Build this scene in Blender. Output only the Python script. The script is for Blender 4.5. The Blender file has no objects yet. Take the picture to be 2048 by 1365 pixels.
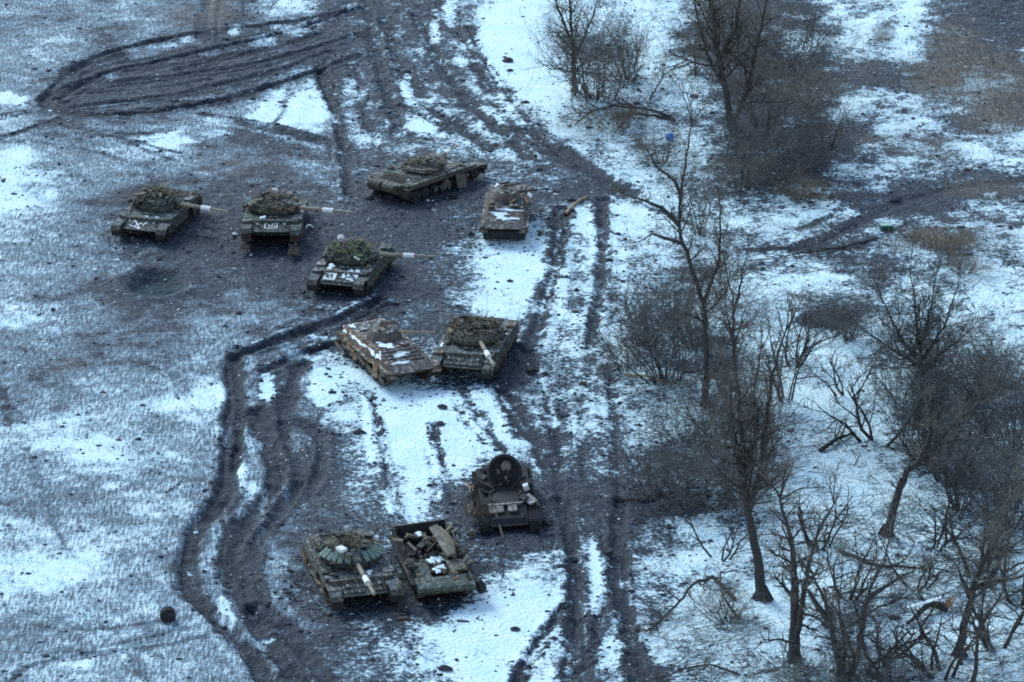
import bpy, bmesh, math, random
import numpy as np
from mathutils import Vector, Matrix, Euler

R = math.radians
SC = bpy.context.scene
COL = SC.collection

# ------------------------------------------------------------------ camera
PITCH, FOCAL_PX, CAM_Y, CAM_Z = R(21.0), 7400.0, -187.0, 71.78
cam_data = bpy.data.cameras.new('camera')
cam_data.sensor_width = 36.0
cam_data.lens = 36.0 * FOCAL_PX / 2048.0
cam_data.clip_start, cam_data.clip_end = 1.0, 4000.0
cam = bpy.data.objects.new('camera', cam_data)
COL.objects.link(cam)
cam.location = (0, CAM_Y, CAM_Z)
cam.rotation_euler = (R(90) - PITCH, 0, 0)
SC.camera = cam
SC.render.engine = 'CYCLES'
SC.cycles.use_denoising = False
SC.cycles.sample_clamp_indirect = 2.0
SC.cycles.filter_width = 1.9
SC.cycles.max_bounces = 4
SC.cycles.diffuse_bounces = 2

# ------------------------------------------------------------------ sky and sun
SUN_EL, SUN_AZ = R(38), R(-35)          # azimuth clockwise from +Y: behind the far left field
world = bpy.data.worlds.new('World')
SC.world = world
world.use_nodes = True
wn = world.node_tree.nodes
sky = wn.new('ShaderNodeTexSky')
sky.sky_type = 'NISHITA'
sky.sun_disc = False
sky.sun_elevation = SUN_EL
sky.sun_rotation = SUN_AZ
sky.air_density, sky.dust_density, sky.ozone_density = 1.0, 0.5, 0.0
wn['Background'].inputs['Strength'].default_value = 0.15
world.node_tree.links.new(sky.outputs['Color'], wn['Background'].inputs['Color'])

sun_data = bpy.data.lights.new('sun', 'SUN')
sun_data.energy = 1.4
sun_data.angle = R(22)
sun_data.color = (0.74, 0.95, 1.0)
sun = bpy.data.objects.new('sun', sun_data)
COL.objects.link(sun)
sd = Vector((math.sin(SUN_AZ) * math.cos(SUN_EL), math.cos(SUN_AZ) * math.cos(SUN_EL), math.sin(SUN_EL)))
sun.rotation_euler = sd.to_track_quat('Z', 'Y').to_euler()

vs = SC.view_settings
vs.view_transform, vs.look, vs.exposure, vs.gamma = 'Standard', 'None', 0.98, 1.0
vs.use_curve_mapping = False

# ------------------------------------------------------------------ image pixel helpers
SP, CP = math.sin(PITCH), math.cos(PITCH)


def G2(px, py):
    """image pixel (photo position) -> point on the flat ground"""
    u = (np.asarray(px, float) - 1024.0) / FOCAL_PX
    v = (np.asarray(py, float) - 682.5) / FOCAL_PX
    dy, dz = CP - v * SP, -SP - v * CP
    t = -CAM_Z / dz
    return u * t, CAM_Y + dy * t


def G(px, py):
    x, y = G2(px, py)
    return float(x), float(y)


def P2(x, y):
    """ground point -> image pixel"""
    ry = y - CAM_Y
    depth = ry * CP + CAM_Z * SP
    up = ry * SP - CAM_Z * CP
    return 1024.0 + FOCAL_PX * x / depth, 682.5 - FOCAL_PX * up / depth


def lattice(ix, iy, seed):
    h = (ix.astype(np.int64) * 374761393 + iy.astype(np.int64) * 668265263 + seed * 1442695041) & 0xFFFFFFFF
    h = ((h ^ (h >> 13)) * 1274126177) & 0xFFFFFFFF
    h = h ^ (h >> 16)
    return (h & 0xFFFF) / 65535.0


def vnoise(x, y, s, seed=0):
    x, y = x / s, y / s
    ix, iy = np.floor(x), np.floor(y)
    fx, fy = x - ix, y - iy
    fx, fy = fx * fx * (3 - 2 * fx), fy * fy * (3 - 2 * fy)
    a, b = lattice(ix, iy, seed), lattice(ix + 1, iy, seed)
    c, d = lattice(ix, iy + 1, seed), lattice(ix + 1, iy + 1, seed)
    return (a * (1 - fx) + b * fx) * (1 - fy) + (c * (1 - fx) + d * fx) * fy


def fbm(x, y, s, octv=4, seed=0, gain=0.55):
    t, amp, tot = 0, 1.0, 0
    for k in range(octv):
        t = t + amp * vnoise(x + 17.3 * k, y - 9.1 * k, s / 2 ** k, seed + k)
        tot += amp
        amp *= gain
    return t / tot


def sstep(a, b, x):
    t = np.clip((x - a) / (b - a), 0, 1)
    return t * t * (3 - 2 * t)


# ------------------------------------------------------------------ materials
def new_mat(name):
    m = bpy.data.materials.new(name)
    m.use_nodes = True
    return m, m.node_tree.nodes, m.node_tree.links


MATS = {}


def surf(name, col, col2=None, rough=0.8, metal=0.0, scale=6.0, bump=0.0, spots=None, spot_amt=0.5, spot_scale=3.0, dust=None):
    """procedural surface: two tones of grain, optional spots of a third colour, fine relief,
    optional dust/frost that settles on upward faces"""
    if name in MATS:
        return MATS[name]
    m, n, l = new_mat(name)
    b = n['Principled BSDF']
    b.inputs['Roughness'].default_value = rough
    b.inputs['Metallic'].default_value = metal
    b.inputs['Specular IOR Level'].default_value = 0.25
    tc = n.new('ShaderNodeTexCoord')
    nz = n.new('ShaderNodeTexNoise')
    nz.inputs['Scale'].default_value = scale
    nz.inputs['Detail'].default_value = 6
    nz.inputs['Roughness'].default_value = 0.65
    l.new(tc.outputs['Object'], nz.inputs['Vector'])
    rp = n.new('ShaderNodeValToRGB')
    rp.color_ramp.elements[0].position, rp.color_ramp.elements[1].position = 0.35, 0.65
    col2 = col2 or tuple(c * 0.6 for c in col)
    rp.color_ramp.elements[0].color = (*col2, 1)
    rp.color_ramp.elements[1].color = (*col, 1)
    l.new(nz.outputs['Fac'], rp.inputs['Fac'])
    out = rp.outputs['Color']
    if spots:
        n2 = n.new('ShaderNodeTexNoise')
        n2.inputs['Scale'].default_value = spot_scale
        n2.inputs['Detail'].default_value = 8
        n2.inputs['Roughness'].default_value = 0.7
        l.new(tc.outputs['Object'], n2.inputs['Vector'])
        r2 = n.new('ShaderNodeMapRange')
        r2.inputs['From Min'].default_value = 0.62 - spot_amt * 0.25
        r2.inputs['From Max'].default_value = 0.70 - spot_amt * 0.25
        l.new(n2.outputs['Fac'], r2.inputs['Value'])
        mx = n.new('ShaderNodeMix')
        mx.data_type = 'RGBA'
        l.new(r2.outputs['Result'], mx.inputs[0])
        l.new(out, mx.inputs[6])
        mx.inputs[7].default_value = (*spots, 1)
        out = mx.outputs[2]
    if dust:
        dcol, damt = dust
        ge = n.new('ShaderNodeNewGeometry')
        sx = n.new('ShaderNodeSeparateXYZ')
        l.new(ge.outputs['Normal'], sx.inputs[0])
        n3 = n.new('ShaderNodeTexNoise')
        n3.inputs['Scale'].default_value = 4.0
        n3.inputs['Detail'].default_value = 8
        n3.inputs['Roughness'].default_value = 0.75
        l.new(tc.outputs['Object'], n3.inputs['Vector'])
        mu = n.new('ShaderNodeMath')
        mu.operation = 'MULTIPLY'
        l.new(sx.outputs['Z'], mu.inputs[0])
        l.new(n3.outputs['Fac'], mu.inputs[1])
        mr = n.new('ShaderNodeMapRange')
        mr.inputs['From Min'].default_value = 0.58 - 0.3 * damt
        mr.inputs['From Max'].default_value = 0.76 - 0.3 * damt
        l.new(mu.outputs[0], mr.inputs['Value'])
        mx = n.new('ShaderNodeMix')
        mx.data_type = 'RGBA'
        l.new(mr.outputs['Result'], mx.inputs[0])
        l.new(out, mx.inputs[6])
        mx.inputs[7].default_value = (*dcol, 1)
        out = mx.outputs[2]
    l.new(out, b.inputs['Base Color'])
    if bump:
        bp = n.new('ShaderNodeBump')
        bp.inputs['Strength'].default_value = bump
        bp.inputs['Distance'].default_value = 0.03
        l.new(nz.outputs['Fac'], bp.inputs['Height'])
        l.new(bp.outputs['Normal'], b.inputs['Normal'])
    MATS[name] = m
    return m
# ------------------------------------------------------------------ ground: snow cover judged by eye on a grid of image pixels, one row per 65 pixels, one digit per 64
COVER = """
55555433673111368966784345878521
56535333552112599645853347867433
54222223451322389854784334654363
63222345785224255776566434787643
64467743333333445456586643378767
86543333344322233346776456666665
76432222222212223468888898744466
65432222222212488466777786466567
65432222222112489856556677546677
65433334433344686565567665556777
55444455353333344566544688877567
44444556157888554335644678887656
56666778143799885455677678875445
66776666242589986434566667886555
55666666332479753233346689987666
55556655433356532111223578877666
77766553433333334223357778777666
78766553532222246536378787777876
66666656423323578748388887677777
55566666342444688737389987667777
66666666534344788536378875556668
""".split()
COVER[4] = "64467743333333445456586643378778"[:32]
cov_tab = np.array([[int(c) for c in row[:32]] for row in COVER], float) / 9.0


def cover_at(px, py):
    fx = np.clip((px - 32) / 64.0, 0, 30.999)
    fy = np.clip((py - 32) / 65.0, 0, 19.999)
    ix, iy = fx.astype(int), fy.astype(int)
    tx, ty = fx - ix, fy - iy
    tx, ty = tx * tx * (3 - 2 * tx), ty * ty * (3 - 2 * ty)
    t = cov_tab
    return (t[iy, ix] * (1 - tx) + t[iy, ix + 1] * tx) * (1 - ty) + (t[iy + 1, ix] * (1 - tx) + t[iy + 1, ix + 1] * tx) * ty


# wheel and track marks: (image pixel points, width m, snow value, strength, rut depth m)
M = 0.05
TRACKS = [
    # loop in the far left field
    ([(720, 20), (600, 45), (403, 65), (260, 97), (191, 115), (164, 135), (102, 178), (85, 205), (113, 226), (239, 236), (410, 209), (495, 185), (650, 137), (720, 110)], 0.75, M, .85, .12),
    ([(130, 190), (180, 160), (239, 140), (325, 122), (461, 92), (598, 60), (700, 24)], 0.7, M, .9, .12),
    ([(120, 200), (180, 178), (239, 164), (376, 150), (513, 128), (649, 90), (720, 70)], 0.8, M + .05, .8, .1),
    ([(150, 215), (273, 202), (376, 186), (461, 164), (560, 140), (660, 105)], 0.8, M, .8, .1),
    ([(200, 150), (300, 140), (420, 118), (560, 85)], 0.5, .15, .7, .05),
    ([(180, 190), (300, 178), (420, 160)], 0.5, .15, .6, .05),
    ([(350, 205), (420, 205), (500, 192), (540, 170)], 0.6, M, .8, .05),
    ([(0, 276), (60, 258), (118, 236)], 0.35, .1, .8, .05),
    ([(0, 236), (80, 222)], 0.6, .25, .7, .03),
    ([(90, 244), (180, 262), (260, 272), (340, 262)], 0.8, .22, .7, .03),
    ([(120, 240), (250, 285), (340, 320)], 0.3, .2, .6, .03),
    ([(200, 270), (330, 300), (350, 305)], 0.25, .25, .6, .03),
    ([(40, 280), (180, 300), (300, 340)], 0.25, .3, .5, .03),
    ([(405, 228), (470, 245), (560, 262), (660, 290)], 0.9, .2, .8, .05),
    ([(530, 255), (650, 282), (700, 290)], 0.6, .15, .7, .05),
    ([(410, 0), (406, 70), (400, 95)], 1.1, .2, .8, .05),
    ([(440, 0), (432, 85)], 0.4, .2, .8, .04),
    ([(487, 0), (484, 85)], 0.3, .3, .7, .04),
    ([(555, 0), (540, 20)], 0.3, .3, .5, .02),
    ([(583, 150), (565, 230), (530, 262)], 0.22, .4, .7, .02),
    ([(610, 150), (585, 190)], 0.15, .4, .6, .02),
    ([(140, 145), (190, 128), (240, 112)], 1.3, .03, .85, .1),
    ([(95, 200), (140, 178), (190, 165)], 1.3, .03, .85, .12),
    ([(240, 232), (330, 222), (420, 205)], 1.0, .05, .8, .08),
    ([(360, 140), (450, 118), (540, 100), (640, 70)], 1.1, .05, .8, .1),
    # straight bluish rut down to the parked vehicles
    ([(640, 140), (665, 200), (684, 270), (700, 388)], 0.75, .12, .95, .14),
    ([(640, 120), (660, 180), (672, 220)], 0.9, .05, .8, .08),
    ([(710, 130), (735, 230), (760, 300)], 0.6, .12, .8, .06),
    ([(730, 0), (750, 100), (775, 190), (800, 260)], 0.9, .06, .9, .1),
    ([(770, 40), (800, 130), (860, 215), (930, 262), (980, 300)], 0.9, .05, .9, .12),
    ([(830, 30), (880, 130), (930, 200), (1000, 260), (1060, 320)], 0.8, .05, .85, .1),
    ([(880, 0), (930, 90), (958, 140), (990, 190)], 0.9, .12, .85, .08),
    ([(900, 0), (945, 70), (975, 140), (1040, 220), (1090, 285), (1150, 330)], 0.4, .2, .8, .08),
    ([(975, 130), (1025, 180), (1060, 235), (1120, 290)], 0.3, .3, .7, .05),
    ([(940, 130), (1010, 240), (1090, 320)], 0.3, .15, .7, .05),
    ([(1040, 260), (1120, 320), (1190, 350), (1245, 385)], 1.6, .08, .9, .08),
    ([(1130, 300), (1180, 340), (1230, 370)], 0.9, .1, .7, .04),
    ([(800, 210), (860, 240), (900, 262)], .5, .1, .8, .1),
    # lane beside the trees
    ([(1125, 420), (1118, 490), (1104, 560), (1082, 630), (1068, 690)], 0.9, .08, .9, .12),
    ([(1150, 470), (1152, 540), (1140, 620)], .7, .25, .7, .05),
    ([(1205, 400), (1205, 470), (1206, 560), (1190, 640), (1182, 690)], .75, .15, .85, .1),
    ([(1225, 500), (1223, 600), (1220, 720)], .3, .3, .7, .05),
    ([(1242, 470), (1235, 560), (1230, 680)], .25, .45, .5, .03),
    ([(1165, 560), (1160, 700)], .25, .3, .6, .04),
    ([(1050, 700), (1080, 760), (1100, 830), (1115, 900), (1120, 1000)], .7, .12, .75, .06),
    ([(1130, 760), (1120, 840), (1125, 920)], .6, .2, .7, .05),
    ([(1220, 730), (1228, 830), (1235, 930), (1240, 1010)], .55, .15, .8, .06),
    ([(1160, 780), (1165, 870), (1170, 960)], .4, .25, .6, .04),
    ([(1195, 760), (1200, 900)], .3, .3, .5, .03),
    ([(1000, 785), (1050, 850), (1085, 905), (1110, 950)], 1.1, .12, .85, .08),
    ([(928, 778), (955, 830), (985, 875), (1030, 925)], .55, .22, .9, .08),
    ([(905, 800), (925, 840), (965, 880)], .22, .3, .6, .05),
    ([(738, 785), (758, 860), (776, 945), (798, 1030)], .35, .25, .9, .12),  # narrow rut; its bluish shade is painted as a dark stroke
    ([(866, 850), (888, 930), (905, 1000)], .5, .2, .85, .08),
    ([(850, 900), (870, 960), (880, 1030)], .3, .3, .5, .04),
    ([(1125, 1000), (1140, 1080), (1150, 1160), (1146, 1240), (1138, 1365)], .8, .1, .95, .12),
    ([(1150, 1120), (1158, 1240), (1165, 1365)], .6, .12, .8, .08),
    ([(1128, 1215), (1095, 1265), (1062, 1315), (1035, 1365)], .6, .15, .9, .1),
    ([(1240, 1000), (1236, 1080), (1240, 1180), (1258, 1260), (1280, 1365)], .75, .1, .95, .12),
    ([(1203, 1075), (1212, 1125)], .25, .12, .9, .06),
    ([(1215, 1195), (1195, 1250), (1185, 1320)], .35, .2, .8, .06),
    ([(1165, 1240), (1205, 1235)], .15, .2, .7, .03),
    # winding track on the left
    ([(760, 600), (700, 632), (640, 655), (560, 685), (500, 705), (458, 722), (466, 760), (468, 850), (458, 930), (448, 1000), (400, 1050), (382, 1090), (372, 1140), (384, 1200), (440, 1245), (500, 1310), (550, 1390)], 0.95, .0, 1.0, .2),
    ([(470, 700), (480, 760), (484, 850), (470, 930)], .6, .08, .8, .1),
    ([(690, 690), (640, 700), (590, 716), (545, 738), (530, 745)], .7, .0, 1.0, .16),
    ([(700, 650), (620, 690), (560, 715)], .2, .1, .8, .05),
    ([(600, 730), (580, 790), (565, 840), (575, 880), (600, 930), (590, 990)], .9, .07, .85, .1),
    ([(520, 820), (545, 850), (600, 840), (640, 870), (650, 920), (620, 980)], .8, .08, .8, .1),
    ([(500, 830), (545, 900), (560, 950), (530, 1000), (480, 1060), (465, 1110), (472, 1180), (510, 1250), (560, 1320), (620, 1390)], .9, .0, 1.0, .16),
    ([(600, 960), (560, 1030), (515, 1080), (496, 1140), (510, 1200), (560, 1260), (620, 1320), (660, 1380)], .7, .1, .8, .1),
    ([(450, 1000), (450, 1060), (440, 1130), (455, 1200)], .5, .12, .75, .07),
    ([(500, 1210), (515, 1240), (535, 1245)], .6, .03, .9, .14),
    ([(700, 610), (620, 650), (560, 660)], .3, .15, .6, .04),
    ([(780, 610), (700, 650), (640, 690)], .35, .12, .7, .05),
    ([(860, 590), (790, 615), (740, 640)], .25, .15, .6, .04),
    ([(640, 600), (600, 640), (550, 660)], .2, .2, .6, .03),
    # faint old lines in the field
    ([(20, 1365), (60, 1325), (200, 1302), (330, 1290), (450, 1262)], .25, .3, .6, .05),
    ([(90, 1308), (250, 1285), (440, 1238)], .2, .35, .6, .04),
    ([(60, 1250), (200, 1262), (400, 1232)], .25, .38, .5, .03),
    ([(55, 900), (85, 980), (110, 1040), (132, 1095)], .3, .35, .6, .04),
    ([(10, 1050), (40, 1095)], .5, .35, .5, .03),
    ([(262, 1310), (300, 1365)], .3, .35, .6, .04),
    ([(0, 765), (14, 800), (10, 850)], .4, .2, .7, .03),
    ([(340, 720), (360, 790)], .5, .35, .4, .02),
    ([(830, 1285), (822, 1330), (815, 1390)], .5, .45, .6, .1),
    # dark path through the scrub on the right
    ([(1590, 498), (1650, 480), (1700, 452), (1760, 418), (1840, 392), (1930, 375), (2080, 362)], 1.3, .14, .7, .04),
    ([(1500, 500), (1600, 494), (1680, 500), (1740, 478)], .5, .15, .8, .04),
    ([(1560, 470), (1640, 440), (1700, 405)], .3, .3, .5, .02),
    ([(1740, 480), (1800, 455), (1850, 440)], .4, .3, .6, .02),
    ([(1180, 1000), (1280, 1010), (1370, 985)], 1.6, .1, .7, .02),
    ([(1240, 395), (1320, 420), (1400, 455)], .25, .25, .7, .02),
]
# later passes of other vehicles: narrower marks wandering beside the main ones
_r = random.Random(900)
SIDE = []
for (pts, wid, val, st, dep) in list(TRACKS):
    if wid < .6:
        continue
    for k in range(2):
        ox, oy = _r.uniform(-26, 26), _r.uniform(-12, 12)
        SIDE.append(([(px + ox + _r.uniform(-7, 7), py + oy + _r.uniform(-4, 4)) for px, py in pts], _r.uniform(.2, .42), _r.choice([.06, .12, .4, .65, .7]), _r.uniform(.45, .8), _r.uniform(.01, .035)))
TRACKS = SIDE + TRACKS
# islands of clean snow and blotches: (x, y, radius x px, radius y px, value, strength)
BLOTS = [
    (535, 772, 20, 48, 1, .95), (508, 885, 24, 26, .85, .8), (484, 945, 12, 26, .95, .9), (600, 880, 30, 24, .6, .7), (505, 985, 10, 40, .8, .7),
    (525, 1000, 12, 40, .75, .7), (575, 985, 12, 34, .6, .6), (432, 1065, 12, 34, .7, .7), (448, 1215, 12, 30, .95, .9), (465, 1240, 12, 18, .95, .9),
    (525, 1285, 26, 22, .85, .85), (545, 1140, 22, 40, .5, .4), (525, 1090, 20, 30, .6, .5), (600, 715, 40, 14, .75, .7), (640, 680, 40, 8, .75, .7),
    (545, 225, 50, 26, 1, .95), (625, 215, 40, 46, .97, .9), (580, 195, 50, 30, .95, .9), (330, 275, 50, 18, 1, .9), (430, 240, 34, 12, .9, .8), (440, 268, 24, 8, .8, .7),
    (30, 195, 40, 16, 1, .6), (20, 320, 50, 22, 1, .8), (60, 310, 60, 20, .9, .5), (30, 408, 40, 10, 1, .7),
    (585, 62, 34, 14, .95, .8), (530, 85, 30, 16, .9, .7), (470, 62, 14, 14, .85, .7), (375, 82, 20, 10, .85, .8), (345, 92, 26, 8, .75, .7), (220, 155, 20, 10, .65, .6), (570, 15, 40, 16, .85, .6),
    (700, 175, 16, 24, .7, .7), (720, 190, 16, 20, .6, .6), (815, 175, 14, 34, .95, .85), (850, 200, 30, 14, .7, .7), (840, 250, 34, 18, .9, .8), (735, 275, 34, 20, .6, .6), (800, 300, 34, 12, .55, .6),
    (870, 60, 14, 40, .8, .7), (900, 25, 16, 40, .9, .8), (690, 345, 18, 34, .55, .5), (675, 380, 12, 24, .5, .4),
    (1040, 560, 60, 60, .95, .7), (1000, 520, 60, 36, .9, .7), (980, 590, 50, 30, .85, .6), (1130, 590, 12, 70, .95, .85), (1165, 610, 12, 60, .9, .7), (1212, 590, 7, 90, .9, .7), (1180, 480, 14, 30, .85, .7),
    (1140, 455, 18, 16, .8, .6), (1090, 500, 30, 36, .75, .6),
    (650, 780, 40, 34, 1, .9), (680, 830, 40, 26, .85, .7), (740, 860, 14, 90, 1, .8), (800, 830, 34, 80, 1, .9), (830, 930, 26, 80, .95, .9), (785, 1000, 12, 40, .95, .8), (900, 870, 24, 50, 1, .8), (960, 800, 40, 30, .85, .7),
    (820, 1000, 16, 40, .85, .7), (700, 900, 34, 40, .5, .6), (695, 985, 40, 30, .55, .4),
    (1085, 1160, 40, 50, .7, .6), (1000, 1230, 80, 50, 1.0, .85), (920, 1290, 60, 50, .95, .8), (1060, 1230, 40, 50, .9, .7), (1190, 1130, 16, 60, .95, .9), (1195, 1200, 14, 40, .95, .8), (1210, 1320, 20, 50, .85, .7), (1100, 1330, 14, 40, .9, .7),
    (860, 1320, 40, 50, .8, .6),
    (1330, 1140, 50, 60, .95, .6), (1400, 1270, 90, 60, 1, .8), (1330, 1290, 50, 60, 1, .8),
    (110, 1140, 60, 30, 1, .9), (40, 1150, 60, 40, .95, .6), (430, 790, 40, 24, 1, .9), (330, 800, 80, 16, .9, .6), (110, 890, 40, 12, .95, .8), (250, 770, 100, 30, .75, .4),
    (1600, 90, 40, 34, .95, .8), (1730, 50, 24, 40, .95, .8), (1820, 60, 16, 50, .9, .7), (1690, 230, 50, 26, .95, .8), (1800, 240, 60, 24, .9, .7), (1770, 195, 30, 20, .95, .7), (1960, 312, 60, 24, 1, .9), (2030, 330, 40, 20, 1, .9),
    (1700, 335, 60, 18, .9, .8), (1640, 350, 40, 14, .85, .7), (1780, 330, 40, 24, .9, .7), (1900, 430, 60, 24, .8, .6), (2010, 420, 50, 20, .9, .8), (2010, 540, 40, 20, 1, .8), (1850, 500, 50, 18, .8, .7),
    (1530, 430, 60, 36, .95, .8), (1600, 430, 60, 30, .95, .8), (1620, 525, 50, 14, 1, .8), (1300, 450, 50, 30, .95, .8), (1480, 410, 60, 26, .9, .7), (1280, 400, 40, 12, .8, .5),
    (1660, 690, 80, 30, 1, .9), (1580, 660, 60, 40, .95, .8), (1700, 660, 60, 20, 1, .7), (1600, 780, 40, 40, .9, .8), (1640, 900, 60, 50, 1, .9), (1610, 960, 60, 40, .95, .8), (1720, 940, 60, 40, 1, .9), (1780, 990, 60, 40, 1, .9), (1840, 960, 30, 30, 1, .7),
    (1870, 1130, 60, 26, 1, .8), (1570, 1110, 40, 40, .95, .7), (1690, 1090, 60, 30, .9, .7), (1560, 1230, 30, 40, .95, .7), (1860, 1230, 60, 40, .9, .6), (2020, 1340, 50, 30, 1, .8), (1770, 1260, 50, 40, .85, .6),
    (1040, 60, 60, 60, 1, .8), (1060, 130, 50, 40, 1, .8), (1010, 200, 24, 30, .8, .5), (1290, 30, 30, 50, .95, .8), (1290, 110, 24, 40, .85, .6), (1380, 170, 24, 50, .9, .8), (1310, 260, 24, 30, .9, .7), (1120, 215, 40, 14, .8, .4),
    (280, 170, 170, 50, .10, .75), (460, 140, 130, 50, .12, .7), (600, 90, 90, 50, .08, .7), (130, 205, 50, 24, .06, .8), (220, 215, 110, 22, .12, .7),
    # mud, ash and trampled patches, plus shade painted under and beside vehicles
    (330, 462, 95, 34, .03, .75), (555, 475, 90, 36, .03, .75), (720, 572, 95, 32, .03, .75), (850, 392, 110, 30, .02, .8), (720, 1200, 110, 34, .03, .8), (1020, 745, 40, 30, .04, .8),  # mud rings at the vehicles, with contact shade painted in
    (560, 470, 330, 105, .07, .55), (820, 420, 120, 60, .03, .8), (720, 470, 110, 50, .03, .8), (350, 470, 90, 36, .08, .6), (540, 560, 80, 30, .25, .3), (900, 390, 60, 44, .04, .7), (840, 590, 90, 34, .12, .6),
    (1010, 1060, 80, 44, .02, .9), (1020, 1010, 110, 70, .03, .7), (960, 1060, 60, 30, .04, .7), (1120, 1000, 80, 70, .04, .85), (960, 985, 50, 50, .1, .7), (700, 1190, 110, 50, .08, .75), (850, 1200, 100, 26, .06, .7), (1040, 700, 50, 50, .06, .85), (900, 770, 110, 18, .1, .5),
    (880, 640, 80, 26, .15, .6), (1060, 420, 50, 40, .08, .7), (1180, 380, 70, 30, .06, .8), (1220, 1000, 80, 60, .08, .7), (600, 920, 60, 80, .12, .6), (480, 800, 30, 60, .05, .5), (620, 1080, 60, 40, .2, .5),
    (700, 70, 130, 90, .08, .6), (780, 30, 120, 60, .07, .6), (310, 565, 70, 34, .06, .9), (1330, 1000, 80, 26, .12, .5), (1100, 860, 60, 60, .3, .3), (1185, 830, 10, 70, .75, .6), (1150, 860, 8, 60, .7, .6), (1205, 880, 8, 50, .65, .5), (1640, 640, 60, 26, .05, .8), (1320, 690, 70, 60, .25, .6), (1380, 930, 90, 60, .25, .5), (1900, 830, 110, 60, .3, .5), (1980, 1010, 70, 60, .35, .4), (1560, 170, 90, 50, .2, .5), (1420, 60, 60, 60, .3, .5), (1200, 120, 60, 60, .3, .4), (1740, 400, 120, 26, .15, .5), (1950, 385, 100, 24, .15, .5), (1580, 340, 90, 30, .15, .6), (1530, 240, 100, 60, .2, .5),
    (2010, 30, 60, 34, .02, .9), (1960, 35, 50, 26, .05, .7), (1830, 385, 60, 16, .05, .7), (1490, 330, 60, 30, .2, .5),
]
# dry brown grass: (x, y, rx, ry, amount)
BROWN = [(1850, 300, 110, 40, .45), (1620, 180, 80, 50, .4), (1700, 130, 60, 40, .35), (1960, 470, 90, 40, .45), (1560, 460, 60, 20, .3), (1740, 560, 60, 20, .3), (1950, 160, 150, 70, .9), (1900, 90, 70, 50, .7), (1990, 230, 90, 50, .8), (1770, 70, 24, 26, .8), (1870, 478, 60, 22, 1.0), (1800, 490, 40, 16, .7), (1770, 280, 60, 16, .5), (350, 30, 60, 30, .5),
         (130, 720, 70, 40, .3), (1200, 250, 80, 30, .5), (1920, 520, 40, 30, .6), (1600, 385, 60, 26, .5), (1120, 60, 60, 60, .25), (450, 330, 90, 30, .3), (1340, 760, 60, 14, .7), (440, 20, 30, 50, .5), (1960, 380, 90, 26, .5)]

CELL = 0.135
XD = np.arange(-41, 41 + 1e-6, CELL)
YD = np.arange(-48, 78 + 1e-6, CELL)


def stretch(a, reach):
    step, lo, hi = CELL, [a[0]], [a[-1]]
    while hi[-1] < reach:
        step *= 1.5
        lo.append(lo[-1] - step)
        hi.append(hi[-1] + step)
    return np.concatenate([np.array(lo[:0:-1]), a, np.array(hi[1:])])


XS, YS = stretch(XD, 700), stretch(YD, 900)
GX, GY = np.meshgrid(XS, YS)
PX, PY = P2(GX, np.maximum(GY, -150))
inside = (np.abs(GX) < 46) & (GY > -54) & (GY < 84)
WOB1 = (fbm(GX, GY, 1.6, 3, 5) - .5)
WOB2 = (fbm(GX, GY, 0.5, 3, 9) - .5)
WOB0 = (fbm(GX, GY, 4.5, 3, 77) - .5)
PATCH = fbm(GX, GY, 1.3, 4, 91, .7)
SNOW = cover_at(PX, PY)
SNOW = np.where(inside, SNOW, 0.55)
SNOW = SNOW + (fbm(GX, GY, 4.0, 4, 21) - .5) * .4 + (fbm(GX, GY, 1.1, 3, 23) - .5) * .35
Z = (fbm(GX, GY, 14, 3, 31) - .5) * .35 + (fbm(GX, GY, 1.2, 3, 41) - .5) * .07
Z = np.where(inside, Z, Z * 1.0)
RUT = np.zeros_like(SNOW)
BR = np.zeros_like(SNOW)


def seg_dist(pts):
    """distance, arc length and side of the nearest point of a line"""
    d = np.full(GX.shape, 1e9)
    arc, side, run = np.zeros(GX.shape), np.zeros(GX.shape), 0.0
    for (ax, ay), (bx, by) in zip(pts[:-1], pts[1:]):
        lx, ly = bx - ax, by - ay
        L2 = lx * lx + ly * ly + 1e-9
        x0, x1 = np.searchsorted(XS, [min(ax, bx) - 3, max(ax, bx) + 3])
        y0, y1 = np.searchsorted(YS, [min(ay, by) - 3, max(ay, by) + 3])
        if x1 > x0 and y1 > y0:
            q = (slice(y0, y1), slice(x0, x1))
            gx, gy = GX[q] - ax, GY[q] - ay
            t = np.clip((gx * lx + gy * ly) / L2, 0, 1)
            dd = np.hypot(gx - t * lx, gy - t * ly)
            better = dd < d[q]
            d[q] = np.where(better, dd, d[q])
            arc[q] = np.where(better, run + t * math.sqrt(L2), arc[q])
            side[q] = np.where(better, np.sign(lx * gy - ly * gx), side[q])
        run += math.sqrt(L2)
    return d, arc, side


def smooth_line(pts):
    for _ in range(2):
        q = [pts[0]]
        for a, b in zip(pts[:-1], pts[1:]):
            q += [(a[0] * .75 + b[0] * .25, a[1] * .75 + b[1] * .25), (a[0] * .25 + b[0] * .75, a[1] * .25 + b[1] * .75)]
        q.append(pts[-1])
        pts = q
    return pts


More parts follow.
